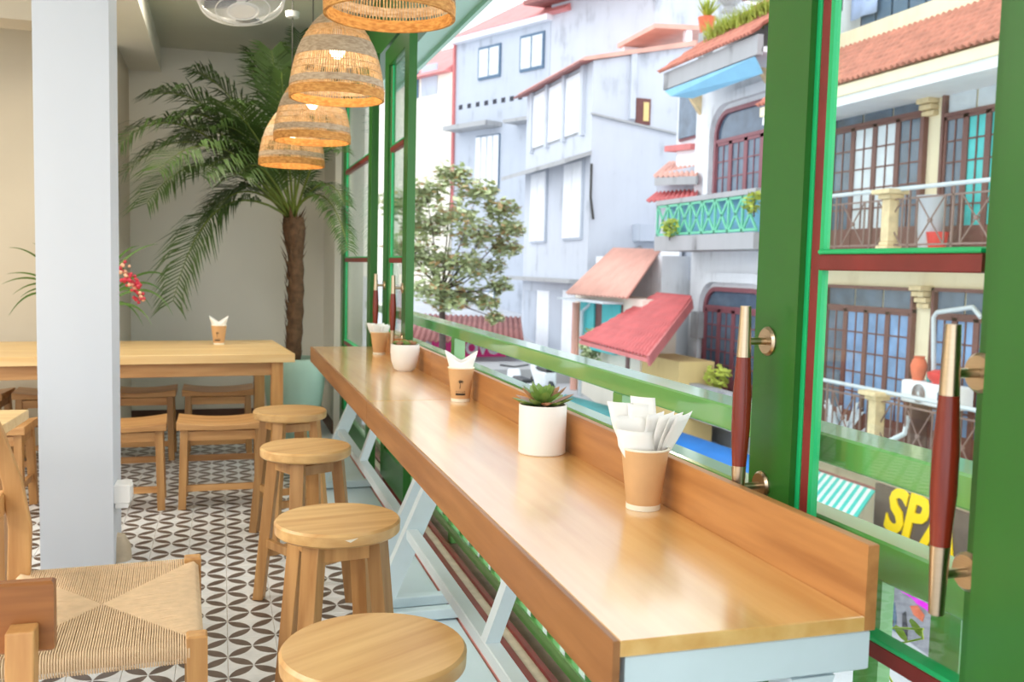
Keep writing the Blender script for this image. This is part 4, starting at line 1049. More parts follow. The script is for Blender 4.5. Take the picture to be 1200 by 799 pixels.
# striped awning, spa sign, poster at street level of the cream house
t = thing('striped_awning', 'mint and white striped awning below the cream balcony', 'awning', atx(985, 600, 8.6))
ul, ur, ll, lr = atx(935, 543, 9.3), atx(1026, 574, 9.3), atx(905, 575, 8.0), atx(997, 616, 8.0)
n = 24
for i in range(n):
    a, c = i/n, (i+1)/n; q = [ll.lerp(lr, a), ll.lerp(lr, c), ul.lerp(ur, c), ul.lerp(ur, a)]
    B().prism(q, (0, 0, -.02)).obj('awning_strip', 'mint_stripe' if i % 2 else 'white_stripe', t)
B().beam(ll, lr, .04, .04).obj('awning_bar', 'pipe_grey', t); B().beam(ul, ur, .05, .05).obj('awning_bar', 'tin_brown', t)
XS = 8.9
s0, s1, s2 = atx(1026, 566, XS), atx(1023, 622, XS), atx(1150, 614, XS)
t = thing('spa_sign', 'brown shop sign with yellow SPA lettering below the cream balcony', 'sign', (XS, (s0.y+s2.y)/2, s1.z))
yr_ = s2.y-.1; sh = (s0.z-s1.z); 
B().prism([(XS, s0.y, s1.z-.2), (XS, yr_, s1.z-.2), (XS, yr_, s0.z), (XS, s0.y, s0.z)], (.08, 0, 0)).obj('board', 'sign_brown', t)
def letters(body, size, yc, zc, X, mat, parent, shear=0, bold=0, sx=1.0, name='lettering', spacing=1.0):
    vs, fs = text_mesh(body, size, shear, .012, bold, spacing); b = B(); b.add([(X-.014+q.z*.9, yc-q.x*sx, zc+q.y) for q in vs], fs); return b.obj(name, mat, parent, fix=False)
letters('SPA', .86, atx(1033, 596, XS).y-.72, atx(1050, 601, XS).z, XS, 'sign_yellow', t, .25, .03, .92, spacing=1.0)
letters('MASSAGE BODY', sh*.20, (s0.y+yr_)/2+.02, s1.z-.02, XS, 'sign_magenta', t, 0, .006, .80)
XPO = 8.4
q0, q1 = atx(1028, 662, XPO), atx(1090, 790, XPO)
t = thing('shop_poster', 'grey shop poster with magenta script at street level', 'poster', (XPO, (q0.y+q1.y)/2, q1.z-1))
B().box(XPO, XPO+.06, q1.y, q0.y+.3, q1.z-1.0, q0.z).obj('board', 'poster_grey', t)
for i, (u, v, w, h, mm) in enumerate(((.10, .04, .34, .12, 'sign_magenta'), (.40, .12, .24, .08, 'sign_magenta'), (.62, .16, .36, .10, 'sign_magenta'), (.02, .50, .14, .18, 'sign_yellow'), (.16, .55, .2, .12, 'red_plastic'), (.62, .28, .24, .14, 'terracotta'), (.30, .38, .1, .4, 'frame_blue'), (.5, .42, .1, .5, 'dark_void'), (.05, .74, .3, .12, 'red_plastic'))):
    Y_ = q0.y-(q0.y-q1.y)*u; Z_ = q0.z-(q0.z-q1.z)*v; W_, H_ = (q0.y-q1.y)*w, (q0.z-q1.z)*h
    B().prism([(XPO, Y_, Z_-.03), (XPO, Y_-W_*.5, Z_+.02), (XPO, Y_-W_, Z_-H_*.4), (XPO, Y_-W_*.9, Z_-H_), (XPO, Y_-W_*.3, Z_-H_*.8)], (-.012, 0, 0)).obj('printed_shape', mm, t)
pl = thing('vine_twig', 'thin green twig with pointed leaves outside the end of the bar', 'plant', (1.25, 1.2, -.012))
B().tube([Vector((1.22, 1.32, -.012)), Vector((1.2, 1.34, .4)), atx(1024, 760, 1.2), atx(1030, 735, 1.2), atx(1082, 737, 1.2)], .0022, 5).obj('twig', 'grass', pl)
B().tube([atx(1024, 760, 1.2), atx(1082, 748, 1.2), atx(1080, 738, 1.2)], .0018, 5).obj('twig', 'grass', pl)
for (a, c) in (((1066, 726), (1080, 748)), ((1048, 734), (1062, 752)), ((1026, 752), (1035, 762))):
    b = B(); P_, Q_ = atx(*a, 1.2), atx(*c, 1.2); leaf(b, P_, Q_-P_, (1, 0, 0), (Q_-P_).length, .018, .001, .1); b.obj('leaf', 'grass', pl, smooth=True)

# ---------------------------------------------------------------- white house with arched doors
XW, XWb = 10.2, 9.3
Ywl = atx(812, 250, XW).y; Ywr = 15.2
t = thing('town_house', 'white house with arched doors, mint balcony and overgrown tiled roof', 'house', (XW, (Ywl+Ywr)/2, GZ(16.5)))
fbox(XW+5, 5, Ywl, Ywr, -5, 6.4).obj('wall', 'white_plaster', t)
zs1, zs0 = atx(820, 275, XWb).z, atx(820, 293, XWb).z
Ybl = atx(770, 260, XWb).y
B().box(XWb-.05, XW, Ywr, Ybl, zs0, zs1).obj('balcony_slab', 'old_concrete', t)
ztop = atx(830, 229, XWb).z
B().box(XWb-.04, XWb+.08, Ywr, Ybl, ztop-.08, ztop+.02).obj('balcony_coping', 'old_concrete', t)
B().box(XWb+.16, XWb+.19, Ywr, Ybl-.1, zs1, ztop-.1).obj('balcony_screen', 'sky_blue_tarp', t)
y = Ybl-.05; nb = 8; wv = (Ybl-Ywr)/nb
for i in range(nb):
    ya, yb = Ybl-wv*i, Ybl-wv*(i+1); b = B(); z0_, z1_ = zs1+.02, ztop-.09
    b.box(XWb-.02, XWb+.02, ya-.05, ya, z0_, z1_); b.box(XWb-.02, XWb+.02, yb, ya, z0_, z0_+.05); b.box(XWb-.02, XWb+.02, yb, ya, z1_-.05, z1_)
    b.beam((XWb, ya-.03, z0_), (XWb, yb-.02, z1_), .03, .05); b.beam((XWb, ya-.03, z1_), (XWb, yb-.02, z0_), .03, .05); b.obj('balcony_panel', 'mint_iron', t)
Yl, _, _, z1 = span((841, 150), (880, 228), XW-.01); z1 = atx(880, 121, XW).z
glazed(t, 'arched_door', XW, Yl, Yl-2.55, zs1, z1, 'frame_mauve', ['pane_dark', 'pane_dark', 'pane_dark', 'pane_dark'], 4, 2, 5, .24, .12, .07, arch=.55)
def arch_mould(Yl, Yr, z0, z1, r, w, X):
    n = 12; po, pi_ = [], []
    for lst, ww in ((po, w), (pi_, 0)):
        rr_ = r+ww
        lst += [(Yl+ww, z0), (Yl+ww, z1-r)]+[(Yl-r+rr_*math.cos(PI/2*i/n), z1-r+rr_*math.sin(PI/2*i/n)) for i in range(1, n+1)]+[(Yr+r-rr_*math.sin(PI/2*i/n), z1-r+rr_*math.cos(PI/2*i/n)) for i in range(n+1)]+[(Yr-ww, z0)]
    k = len(po); vs = [(X-.14, y, z) for y, z in po]+[(X-.14, y, z) for y, z in pi_]+[(X, y, z) for y, z in po]+[(X, y, z) for y, z in pi_]
    fs = []
    for i in range(k-1): fs += [(i, i+1, k+i+1, k+i), (k+i, k+i+1, 3*k+i+1, 3*k+i), (i, 2*k+i, 2*k+i+1, i+1)]
    return B().add(vs, fs)
arch_mould(Yl+.12, Yl-2.67, zs1, z1+.12, .62, .2, XW).obj('arch_moulding', 'white_plaster', t)
Yl2, _, _, _ = span((828, 350), (880, 228), XW-.01); z12 = atx(860, 337, XW).z; z02 = atx(829, 452, XW).z
glazed(t, 'arched_door', XW, Yl2, Yl2-2.5, z02, z12, 'frame_mauve', ['pane_dark', 'pane_dark', 'pane_dark', 'pane_dark'], 4, 2, 5, .2, .15, .07, arch=.5)
arch_mould(Yl2+.12, Yl2-2.62, z02, z12+.1, .56, .2, XW).obj('arch_moulding', 'white_plaster', t)
Yel = atx(780, 90, 9.15).y; zf1, zf0 = atx(800, 78, 9.15).z, atx(800, 98, 9.15).z
B().box(9.10, 9.22, Ywr-.1, Yel, zf0, zf1).obj('fascia', 'old_concrete', t)
B().box(9.2, XW, Ywr-.1, Yel-.1, zf0+.05, zf0+.15).obj('eave_soffit', 'white_plaster', t)
b = B(); tiles(b, (9.0, Yel+.05, zf1), (9.0, Ywr-.1, zf1), (10.6, Yel-1.2, zf1+1.25), (10.6, Ywr-.1, zf1+1.25), 30, 7, .03); stuff(b.obj('roof_tiles', 'roof_tile', t, smooth='all', solid=.02, fix=False))
B().add([(9.12, Yel-.05, zf0-.02), (9.12, Ywr, zf0-.02), (9.3, Ywr, zf0-.30), (9.3, Yel-1.0, zf0-.32), (9.12, Yel-.35, zf0-.18)], [(0, 1, 2, 3, 4)]).obj('eave_tarp', 'sky_blue_tarp', t, solid=.015)
for yb_ in (Ywl-.1, Ywl-3.0): B().prism([(XW, yb_, zf0+.05), (XW-.35, yb_, zf0+.05), (XW, yb_, zf0-.4)], (0, -.12, 0)).obj('eave_bracket', 'stone_cream', t)
zp1 = atx(840, 455, 9.2).z
B().box(9.05, XW, Ywr, Ybl+.1, zp1-.7, zp1-.55).obj('balcony_slab', 'old_concrete', t)
B().box(9.05, 9.25, Ywr, Ybl+.1, zp1-.6, zp1+.0).obj('parapet', 'old_concrete', t)
p = atx(797, 262, XW-.02); B().box(XW-.06, XW, p.y-.1, p.y+.9, p.z-1.8, p.z-.3).obj('wall_panel', 'shutter_white', t)
p = atx(817, 381, XW-.15); B().box(XW-.22, XW, p.y-.18, p.y+.18, p.z-.28, p.z+.3).obj('meter_box', 'old_concrete', t)
# roof garden
b = B()
gl, gr = Vector((9.75, Yel-.95, zf1+.52)), Vector((9.75, Ywr+.0, zf1+.52))
for i in range(1500):
    c = gl.lerp(gr, random.random())+Vector((random.uniform(-.25, .3), 0, random.uniform(-.05, .15))); e = c+Vector((random.uniform(-.25, .05), random.uniform(-.15, .15), random.uniform(.05, .35)))
    w = Vector((0, .025, .01)); b.add([c-w, c+w, e], [(0, 1, 2)])
tag(b.obj('roof_grass', 'grass', None, fix=False, loc=(9.75, gl.y-1.5, gl.z)), 'yellow green weeds growing on the tiled roof of the white house', 'weeds', kind='stuff')
p = Vector((10.1, atx(828, 34, 10.1).y, zf1+.95))
pt = thing('roof_pot', 'orange flower pot with a light green plant on the roof edge', 'potted plant', p)
B().box(p.x-.12, p.x+.12, p.y-.13, p.y+.13, p.z-.9, p.z-.0).obj('pier', 'old_concrete', pt)
B().lathe([(0, 0), (.13, 0), (.19, .28), (.2, .33), (.16, .33), (0, .28)], p, 20).obj('pot', 'terracotta', pt, smooth=True)
b = B()
for i in range(60):
    a = random.uniform(0, 2*PI); e = R(random.uniform(35, 90)); b2 = Vector((math.cos(a)*math.cos(e), math.sin(a)*math.cos(e), math.sin(e)))*random.uniform(.3, .55); c = p+Vector((0, 0, .3)); w = Vector((-math.sin(a), math.cos(a), 0))*.02; b.add([c-w, c+w, c+b2*.6+w, c+b2, c+b2*.6-w], [(0, 1, 2, 3, 4)])
b.obj('foliage', 'grass', pt, fix=False)
pr = thing('roof_parapet', 'weathered stone parapet with urns behind the roof weeds', 'parapet', (10.8, 17, zf1+1.0))
B().box(10.62, 10.9, Ywr, Yel-1.3, zf1+.6, zf1+1.5).obj('low_wall', 'old_concrete', pr)
for i, yy in enumerate((atx(853, 12, 10.7).y, atx(853, 12, 10.7).y-1.1)):
    B().lathe([(0, 0), (.2, 0), (.12, .12), (.3, .3), (.34, .42), (0, .42)], (10.75, yy, zf1+1.5), 16).obj('urn', 'old_concrete', pr, smooth=True)
    b = B()
    for k in range(240):
        a = random.uniform(0, 2*PI); z_ = random.uniform(0, .9); r_ = random.uniform(0, .55); c = Vector((10.75+math.cos(a)*r_, yy+math.sin(a)*r_, zf1+1.9+z_)); w = Vector((random.uniform(-1, 1), random.uniform(-1, 1), random.uniform(-1, 1))).normalized()*.07; q = Vector((random.uniform(-1, 1), random.uniform(-1, 1), random.uniform(-1, 1))).normalized()*.05
        b.add([c-w, c+q, c+w, c-q], [(0, 1, 2, 3)])
    b.obj('urn_plant', 'tree_leaf', pr, fix=False)
pl = thing('balcony_shrub', 'bright green shrub on the lower parapet of the white house', 'plant', (9.4, atx(840, 450, 9.4).y, zp1-.1)); c0 = Vector((9.4, atx(840, 450, 9.4).y, zp1-.1))
def bush(root, c0, rx, ry, rz, n, mat, sz=.07, name='foliage'):
    b = B()
    for k in range(n):
        v = Vector((random.gauss(0, 1), random.gauss(0, 1), random.gauss(0, 1))).normalized()*random.uniform(.5, 1); c = c0+Vector((v.x*rx, v.y*ry, v.z*rz+rz)); a = Vector((random.uniform(-1, 1), random.uniform(-1, 1), random.uniform(-.6, .6))).normalized(); d_ = a.orthogonal().normalized()
        b.add([c-a*sz, c+d_*sz*.5, c+a*sz, c-d_*sz*.5], [(0, 1, 2, 3)])
    return b.obj(name, mat, root, fix=False)
bush(pl, c0, .25, .35, .28, 160, 'grass'); B().tube([c0-Vector((0, 0, .4)), c0+Vector((0, 0, .3))], .02, 6).obj('stem', 'tree_bark', pl)
for (bx, by, lab) in ((884, 238, 'yellow green trailing plant on the mint balcony coping'), (785, 268, 'small green plant at the left end of the mint balcony')):
    c0 = atx(bx, by, XWb-.1); pl = thing('balcony_plant', lab, 'plant', c0); bush(pl, c0-Vector((0, 0, .2)), .15, .35, .22, 120, 'grass', .06); B().tube([c0-Vector((0, 0, .25)), c0+Vector((0, 0, .1))], .015, 5).obj('stem', 'tree_bark', pl)

# ---------------------------------------------------------------- low house with teal shutters and tin roofs
XL = 9.6
t = thing('low_house', 'low yellowish house with teal shutters and two tin lean-to roofs', 'house', (XL, 20.5, GZ(20.5)))
Ya, Yb_ = 23.6, atx(812, 250, XW).y+.25
B().box(XL, XL+3.2, Yb_, Ya, -4, 1.55).obj('wall', 'white_plaster', t)
def slab(name, corners, mat, n=18, amp=.03, rows=0):
    b = B(); tiles(b, *corners, n, rows, amp); return stuff(b.obj(name, mat, t, smooth='all', solid=.03, fix=False))
slab('tin_roof', (atx(664, 344, 8.4), atx(736, 349, 8.4), atx(720, 291, 9.75), atx(775, 293, 9.75)), 'tin_pink')
slab('tin_roof', (atx(680, 398, 7.6), atx(760, 419, 7.6), atx(771, 345, 9.3), atx(811, 349, 9.3)), 'tin_red', 22, .03, 10)
a_, c_ = atx(760, 419, 7.6), atx(811, 352, 9.3); B().beam(a_-Vector((0, 0, .06)), c_-Vector((0, 0, .06)), .05, .22).obj('verge_board', 'trim_red', t)
a_, c_ = atx(680, 398, 7.6), atx(760, 419, 7.6); B().beam(a_-Vector((0, 0, .05)), c_-Vector((0, 0, .05)), .05, .08).obj('eave_board', 'trim_red', t)
Yl, Yr, z0, z1 = span((684, 352), (729, 402), 8.75)
B().box(8.75, XL, Yr-1.0, Yl+.6, -3.5, atx(700, 345, 8.75).z-.02).obj('front_wall', 'pale_plaster', t)
w_ = fbox(8.75, .05, Yl, Yr, z0, z1).obj('window', 'frame_brown', t)
hw_ = (Yl-Yr)
fbox(8.70, .04, Yl-.01, Yl-.38*hw_, z0, z1).obj('shutter', 'shutter_teal', w_); fbox(8.70, .04, Yl-.58*hw_, Yr, z0, z1).obj('shutter', 'shutter_teal', w_)
fbox(8.66, .5, Yl+.35, Yr-.2, z1+.02, z1+.06).obj('window_canopy', 'pipe_grey', t)
p = atx(676, 400, 8.72); B().tube([(8.66, p.y, p.z-2.5), (8.66, p.y, p.z+1.0)], .09, 10).obj('brick_pipe', 'tin_pink', t, smooth=True)
p = atx(682, 400, 8.6); B().tube([(8.58, p.y, p.z-2.5), (8.58, p.y, p.z+.75), (8.7, p.y-.3, p.z+.95)], .05, 8).obj('down_pipe', 'pipe_grey', t, smooth=True)
p = atx(735, 440, 8.0); B().tube([(8.0, p.y, GZ(p.y)), (8.0, p.y, p.z+.6)], .05, 8).obj('awning_post', 'brown_iron', t)
B().box(8.8, XL, atx(812, 440, 8.8).y+.6, atx(737, 440, 8.8).y, -4, atx(760, 416, 8.8).z).obj('shop_wall', 'yellow_plaster', t)
c0 = atx(692, 412, 8.4); pl = thing('climbing_plant', 'leafy green plant growing below the teal shutters', 'plant', (8.5, c0.y, c0.z-.3)); bush(pl, c0-Vector((0, 0, .35)), .25, .35, .45, 220, 'tree_leaf', .09); B().tube([c0-Vector((-.1, 0, .5)), c0], .02, 5).obj('stem', 'tree_bark', pl)
o_ = tag(B().box(8.3, 8.7, atx(730, 400, 8.5).y, atx(700, 405, 8.5).y, atx(712, 412, 8.5).z, atx(712, 402, 8.5).z).obj('blue_basin', 'shutter_teal', None, loc=atx(715, 412, 8.5)), 'teal trough hanging below the teal shutters', 'trough')
# sheds between the white house and the grey block
sh = thing('roof_shed', 'small tin roofed sheds wedged beside the white house', 'shed', (10.6, 18.6, 1.6))
t_keep = t; t = sh
B().box(10.3, 12.2, 18.55, 21.5, 1.0, 3.6).obj('wall', 'grey_plaster', sh)
slab('tin_roof', (atx(758, 236, 9.9), atx(817, 232, 9.9), atx(790, 210, 11.0), atx(820, 208, 11.0)), 'tin_red', 10)
slab('tin_roof', (atx(766, 207, 10.0), atx(817, 207, 10.0), atx(785, 190, 11.2), atx(820, 188, 11.2)), 'tin_pink', 8)
B().beam(atx(768, 213, 10.0), atx(817, 211, 10.0), .05, .18).obj('eave_board', 'old_concrete', sh)
B().beam(atx(787, 175, 10.8), atx(818, 172, 10.8), .4, .14).obj('lintel', 'trim_red', sh)
Yl, Yr, z0, z1 = span((799, 108), (821, 160), 10.7); w_ = fbox(10.72, .06, Yl, Yr, z0, z1).obj('window', 'frame_mauve', sh); fbox(10.64, .02, Yl-.05, Yr+.05, z0+.05, z1-.05).obj('pane', 'pane_dark', w_)
B().box(10.72, 12.0, 18.6, atx(795, 120, 10.72).y, 3.5, 6.0).obj('upper_wall', 'white_plaster', sh)
t = t_keep

# ---------------------------------------------------------------- grey block house (projects into the street)
XG = 9.6; Yg0, Yg1 = 24.2, 30.0
t = thing('town_house', 'grey concrete house with a jutting front and white shutters', 'house', (XG, 27, GZ(27)))
zt0 = atx(690, 74, XG).z; zt1 = zt0+.65
B().prism([(XG, Yg0, -2.2), (12.55, Yg0, -2.2), (12.55, Yg0, zt1), (XG, Yg0, zt0)], (0, Yg1-Yg0, 0)).obj('wall', 'grey_plaster_pale', t)
B().prism([(XG-.3, Yg0-.12, zt0-.04), (12.6, Yg0-.12, zt1+.0), (12.6, Yg0-.12, zt1+.14), (XG-.3, Yg0-.12, zt0+.06)], (0, Yg1-Yg0+.2, 0)).obj('roof', 'tin_pink', t)
B().prism([(XG-.42, Yg0-.05, zt0-.10), (XG, Yg0-.05, zt0-.0), (XG, Yg0-.05, zt0+.06), (XG-.42, Yg0-.05, zt0-.04)], (0, Yg1-Yg0+.2, 0)).obj('eave', 'tin_brown', t)
zc = atx(690, 184, XG).z
B().prism([(XG-.75, Yg0-.05, zc-.22), (XG, Yg0-.05, zc+.05), (XG, Yg0-.05, zc+.16), (XG-.75, Yg0-.05, zc-.10)], (0, Yg1-Yg0+.3, 0)).obj('canopy', 'old_concrete', t)
z0c = atx(690, 331, XG).z
B().box(XG-.45, XG, Yg0+.2, Yg1+.5, z0c-.04, z0c+.07).obj('canopy', 'old_concrete', t)
for tl, br in (((625, 205), (640, 282)), ((664, 194), (682, 278))):
    Yl, Yr, z0, z1 = span(tl, br, XG); w_ = fbox(XG, .06, Yl+.06, Yr-.06, z0-.06, z1+.06).obj('window', 'grey_plaster', t)
    for i in range(2): fbox(XG-.06, .03, Yl-(Yl-Yr)*i*.5-.02, Yl-(Yl-Yr)*(i+1)*.5+.02, z0, z1).obj('shutter', 'shutter_white', w_)
Yl, Yr, z0, z1 = span((626, 112), (684, 155), XG)
w_ = fbox(XG+.02, .05, Yl, Yr, z0, z1).obj('window', 'old_concrete', t)
for i in range(3): fbox(XG-.03, .03, Yl-(Yl-Yr)*(i/3)-.12, Yl-(Yl-Yr)*((i+1)/3)+.08, z0+.05, z1-.05).obj('shutter', 'shutter_white', w_)
for i in range(4): yy = Yl-(Yl-Yr)*i/3; B().box(XG-.12, XG, yy-.1, yy+.1, z0-.1, z1+.15).obj('pilaster', 'grey_plaster_pale', t)
for i in range(4):
    Yl, Yr, z0, z1 = span((616+i*15, 340), (628+i*15, 430), XG); fbox(XG, .05, Yl, Yr, z0-.6, z1).obj('shop_shutter', 'shutter_white' if i % 2 else 'grey_plaster', t)
def side(px_, py_): return aty(px_, py_, Yg0)
p, q = side(745, 115), side(761, 147)
w_ = B().box(p.x, q.x, Yg0-.05, Yg0, q.z, p.z).obj('window', 'frame_brown', t); B().box((p.x+q.x)/2, q.x-.06, Yg0-.07, Yg0-.05, q.z+.1, p.z-.1).obj('pane', 'yellow_plaster', w_)
p = side(692, 133); q = side(792, 157); B().beam(p-Vector((0, .04, 0)), q-Vector((0, .04, 0)), .08, .05).obj('ledge', 'old_concrete', t)
p = side(741, 100); B().box(p.x-.08, p.x+.08, Yg0-.1, Yg0, side(741, 140).z, side(741, 60).z).obj('pilaster', 'grey_plaster_pale', t)
p = side(692, 192); B().tube([p+Vector((0, -.08, 0)), p+Vector((0, -.08, -.9)), p+Vector((.1, -.08, -1.5))], .035, 6).obj('down_pipe', 'cable', t)
B().beam(side(690, 335)-Vector((0, .06, 0)), side(752, 292)-Vector((0, .06, 0)), .1, .22).obj('flashing', 'old_concrete', t)
p = side(770, 275); B().box(p.x-.75, p.x+.9, Yg0-.5, Yg0, p.z-.2, p.z+.25).obj('water_tank', 'grey_plaster', t)
# roof terrace pavilion on the block
pv = thing('roof_pavilion', 'white post pavilion with pink edged roof above the grey block', 'pavilion', (12.0, 25.5, zt1))
a_ = aty(762, 38, 24.9); c_ = aty(800, 26, 24.9); e_ = aty(823, 50, 23.9)
B().prism([(a_.x-.1, 24.4, a_.z), (a_.x+2.6, 24.4, a_.z+.15), (a_.x+2.6, 24.4, a_.z+.28), (a_.x-.1, 24.4, a_.z+.13)], (0, 2.6, 0)).obj('roof', 'tin_pink', pv)
B().box(c_.x-.1, c_.x+.08, 24.45, 24.65, zt1-.4, a_.z+.1).obj('post', 'shutter_white', pv)
B().box(c_.x+.9, c_.x+1.1, 26.6, 26.8, zt1-.4, a_.z+.1).obj('post', 'shutter_white', pv)
B().box(a_.x, c_.x+1.2, 26.7, 26.9, zt1-.2, a_.z).obj('wall', 'shutter_white', pv)

# ---------------------------------------------------------------- far grey house standing askew at the bend of the street
D0 = Vector((11.1, 33.2, 0)); DR = Vector((.418, -.908, 0)); DN = Vector((-.908, -.418, 0))
def atd(px_, py_, off=0):
    d = ray(px_, py_); O = D0+DN*off; k = (O-EYE).dot(DN)/d.dot(DN); return EYE+d*k
def du(P): return (P-D0).dot(DR)
def dbox(u0, u1, z0, z1, f0, f1):
    """box on the askew facade: u along it, f out of it"""
    b = B(); c = lambda u, f, z: D0+DR*u+DN*f+Vector((0, 0, z))
    vs = [c(u, f, z) for z in (z0, z1) for u, f in ((u0, f0), (u1, f0), (u1, f1), (u0, f1))]
    return b.add(vs, [(3, 2, 1, 0), (4, 5, 6, 7), (0, 1, 5, 4), (1, 2, 6, 5), (2, 3, 7, 6), (3, 0, 4, 7)])
uL, uM, uR = du(atd(531, 200)), du(atd(640, 60)), du(atd(766, 60))
t = thing('town_house', 'far grey house with blue framed windows and a red hip roof', 'house', D0+DR*(uL+3)+Vector((0, 0, GZ(33))))
zE = atd(540, 50).z; zE2 = atd(640, 22).z
dbox(uL, uM+.2, -2, zE, -6, 0).obj('wall', 'grey_plaster', t)
dbox(uM+.2, uR, -2, zE2+.6, -6, -.02).obj('tall_wall', 'grey_plaster_pale', t)
c = lambda u, f, z: D0+DR*u+DN*f+Vector((0, 0, z))
dbox(uL-.1, uM+.3, zE-.05, zE+.15, -6, .3).obj('eave', 'shutter_white', t)
B().add([c(uL-.1, .35, zE+.15), c(uM+1.2, .35, zE+.15), c(uM+1.2, -6, zE+.15), c(uL-.1, -6, zE+.15), c(uM-1.2, -3, zE+2.6), c(uM+.8, -3, zE+2.6)], [(0, 1, 5, 4), (1, 2, 5), (2, 3, 4, 5), (3, 0, 4), (0, 3, 2, 1)]).obj('roof', 'roof_pink', t)
B().add([c(uM-.3, .9, zE2+.35), c(uR+.3, .9, zE2+.35), c(uR+.3, -6, zE2+1.0), c(uM-.3, -6, zE2+1.0), c(uM-.3, .9, zE2+.5), c(uR+.3, .9, zE2+.5), c(uR+.3, -6, zE2+1.2), c(uM-.3, -6, zE2+1.2)], [(3, 2, 1, 0), (4, 5, 6, 7), (0, 1, 5, 4), (1, 2, 6, 5), (2, 3, 7, 6), (3, 0, 4, 7)]).obj('tall_roof', 'tin_brown', t)
for tl, br in (((562, 52), (587, 88)), ((611, 38), (638, 78))):
    p, q = atd(*tl), atd(*br); u0, u1 = du(p), du(q); z0, z1 = q.z-.05, p.z-.15
    w_ = dbox(u0, u1, z0, z1, 0, .06).obj('window', 'frame_blue', t)
    for i in range(2): dbox(u0+.08+(u1-u0-.08)*i/2, u0+(u1-u0-.08)*(i+1)/2, z0+.1, z1-.1, .06, .08).obj('pane', 'pane_light', w_)
for i in range(8):
    p = atd(540+i*10, 126-i*1.7); u0 = du(p); dbox(u0-.12, u0+.1, p.z-.08, p.z+.1, -.02, .012).obj('vent_hole', 'dark_void', t)
for tl, br in (((559, 160), (585, 225)), ((557, 340), (580, 366))):
    p, q = atd(*tl), atd(*br); u0, u1 = du(p), du(q); w_ = dbox(u0, u1, q.z, p.z, 0, .05).obj('window', 'frame_blue', t)
    for i in range(4): dbox(u0+(u1-u0)*i/4+.03, u0+(u1-u0)*(i+1)/4-.03, q.z+.05, p.z-.05, .05, .09).obj('shutter', 'shutter_white', w_)
p = atd(537, 153); q = atd(588, 148); dbox(du(p), du(q), p.z-.1, p.z+.08, 0, .8).obj('canopy', 'old_concrete', t)
p = atd(614, 143); dbox(du(p)-.4, du(p)+1, p.z-.08, p.z+.05, 0, .7).obj('canopy', 'old_concrete', t)
p = atd(531, 100); dbox(uL-.02, uL+.07, 3, zE, 0, .1).obj('down_pipe', 'trim_red', t)
# cream house beyond it
t = thing('town_house', 'far cream house with a red roof and a blue shutter', 'house', D0+DR*(uL-4)+Vector((0, 0, GZ(36))))
zq = atd(525, 60).z
dbox(uL-9, uL-.06, -2, zq-.9, -6, .1).obj('wall', 'pale_plaster', t)
B().add([c(uL-9, .5, zq-.9), c(uL-.1, .5, zq-.9), c(uL-.1, -6, zq-.9), c(uL-9, -6, zq-.9), c(uL-7, -3, zq+1.2), c(uL-1.2, -3, zq+1.2)], [(0, 1, 5, 4), (1, 2, 5), (2, 3, 4, 5), (3, 0, 4), (0, 3, 2, 1)]).obj('roof', 'roof_pink', t)
p, q = atd(483, 85), atd(493, 115); w_ = dbox(du(p)-.3, du(q), q.z, p.z, .1, .16).obj('window', 'frame_blue', t); dbox(du(p)-.2, du(q)-.1, q.z+.1, p.z-.1, .16, .2).obj('shutter', 'sky_blue_tarp', w_)
p, q = atd(497, 78), atd(515, 110); dbox(du(p), du(q), q.z, p.z, .1, .14).obj('panel', 'grey_plaster', t)

# ---------------------------------------------------------------- kiosk with the pink sign
YK = 26.5
k0, k1 = aty(470, 440, YK), aty(613, 440, YK)
t = thing('shop_kiosk', 'street kiosk with a pink and white sign under a rusty tin roof', 'kiosk', ((k0.x+k1.x)/2, YK, GZ(YK)))
zk0 = GZ(YK); zk1 = aty(560, 396, YK).z
B().box(k0.x, k1.x, YK, YK+2.2, zk0, zk1).obj('body', 'sign_white', t)
p, q = aty(506, 394, YK), aty(592, 429, YK)
B().box(p.x, q.x, YK-.05, YK, q.z, zk1).obj('sign_panel', 'sign_pink', t)
p, q = aty(478, 394, YK), aty(504, 428, YK); B().box(p.x, q.x, YK-.05, YK, q.z, zk1).obj('side_panel', 'grey_plaster_pale', t)
p = aty(594, 397, YK); q = aty(612, 428, YK); B().box(p.x, q.x, YK-.04, YK, q.z, zk1).obj('opening', 'dark_void', t)
vs, fs = text_mesh('NOVO', .52, 0, .02, .02); c_ = aty(558, 408, YK); b = B(); b.add([(c_.x+q.x*.9, YK-.06-q.z, c_.z+q.y) for q in vs], fs).obj('lettering', 'sign_white', t, fix=False)
slab('tin_roof', (aty(466, 399, YK-1.2), aty(614, 402, YK-1.2), aty(480, 368, YK+1.8), aty(610, 372, YK+1.8)), 'tin_brown', 22)
ky = atz(590, 441, GZ(26)); struct(B().box(1.6, 9.5, 23.2, 25.2, GZ(23.2)-.6, GZ(25.2)+.14).obj('kerb', 'old_concrete'), 'grey kerb island in front of the kiosk', 'kerb')

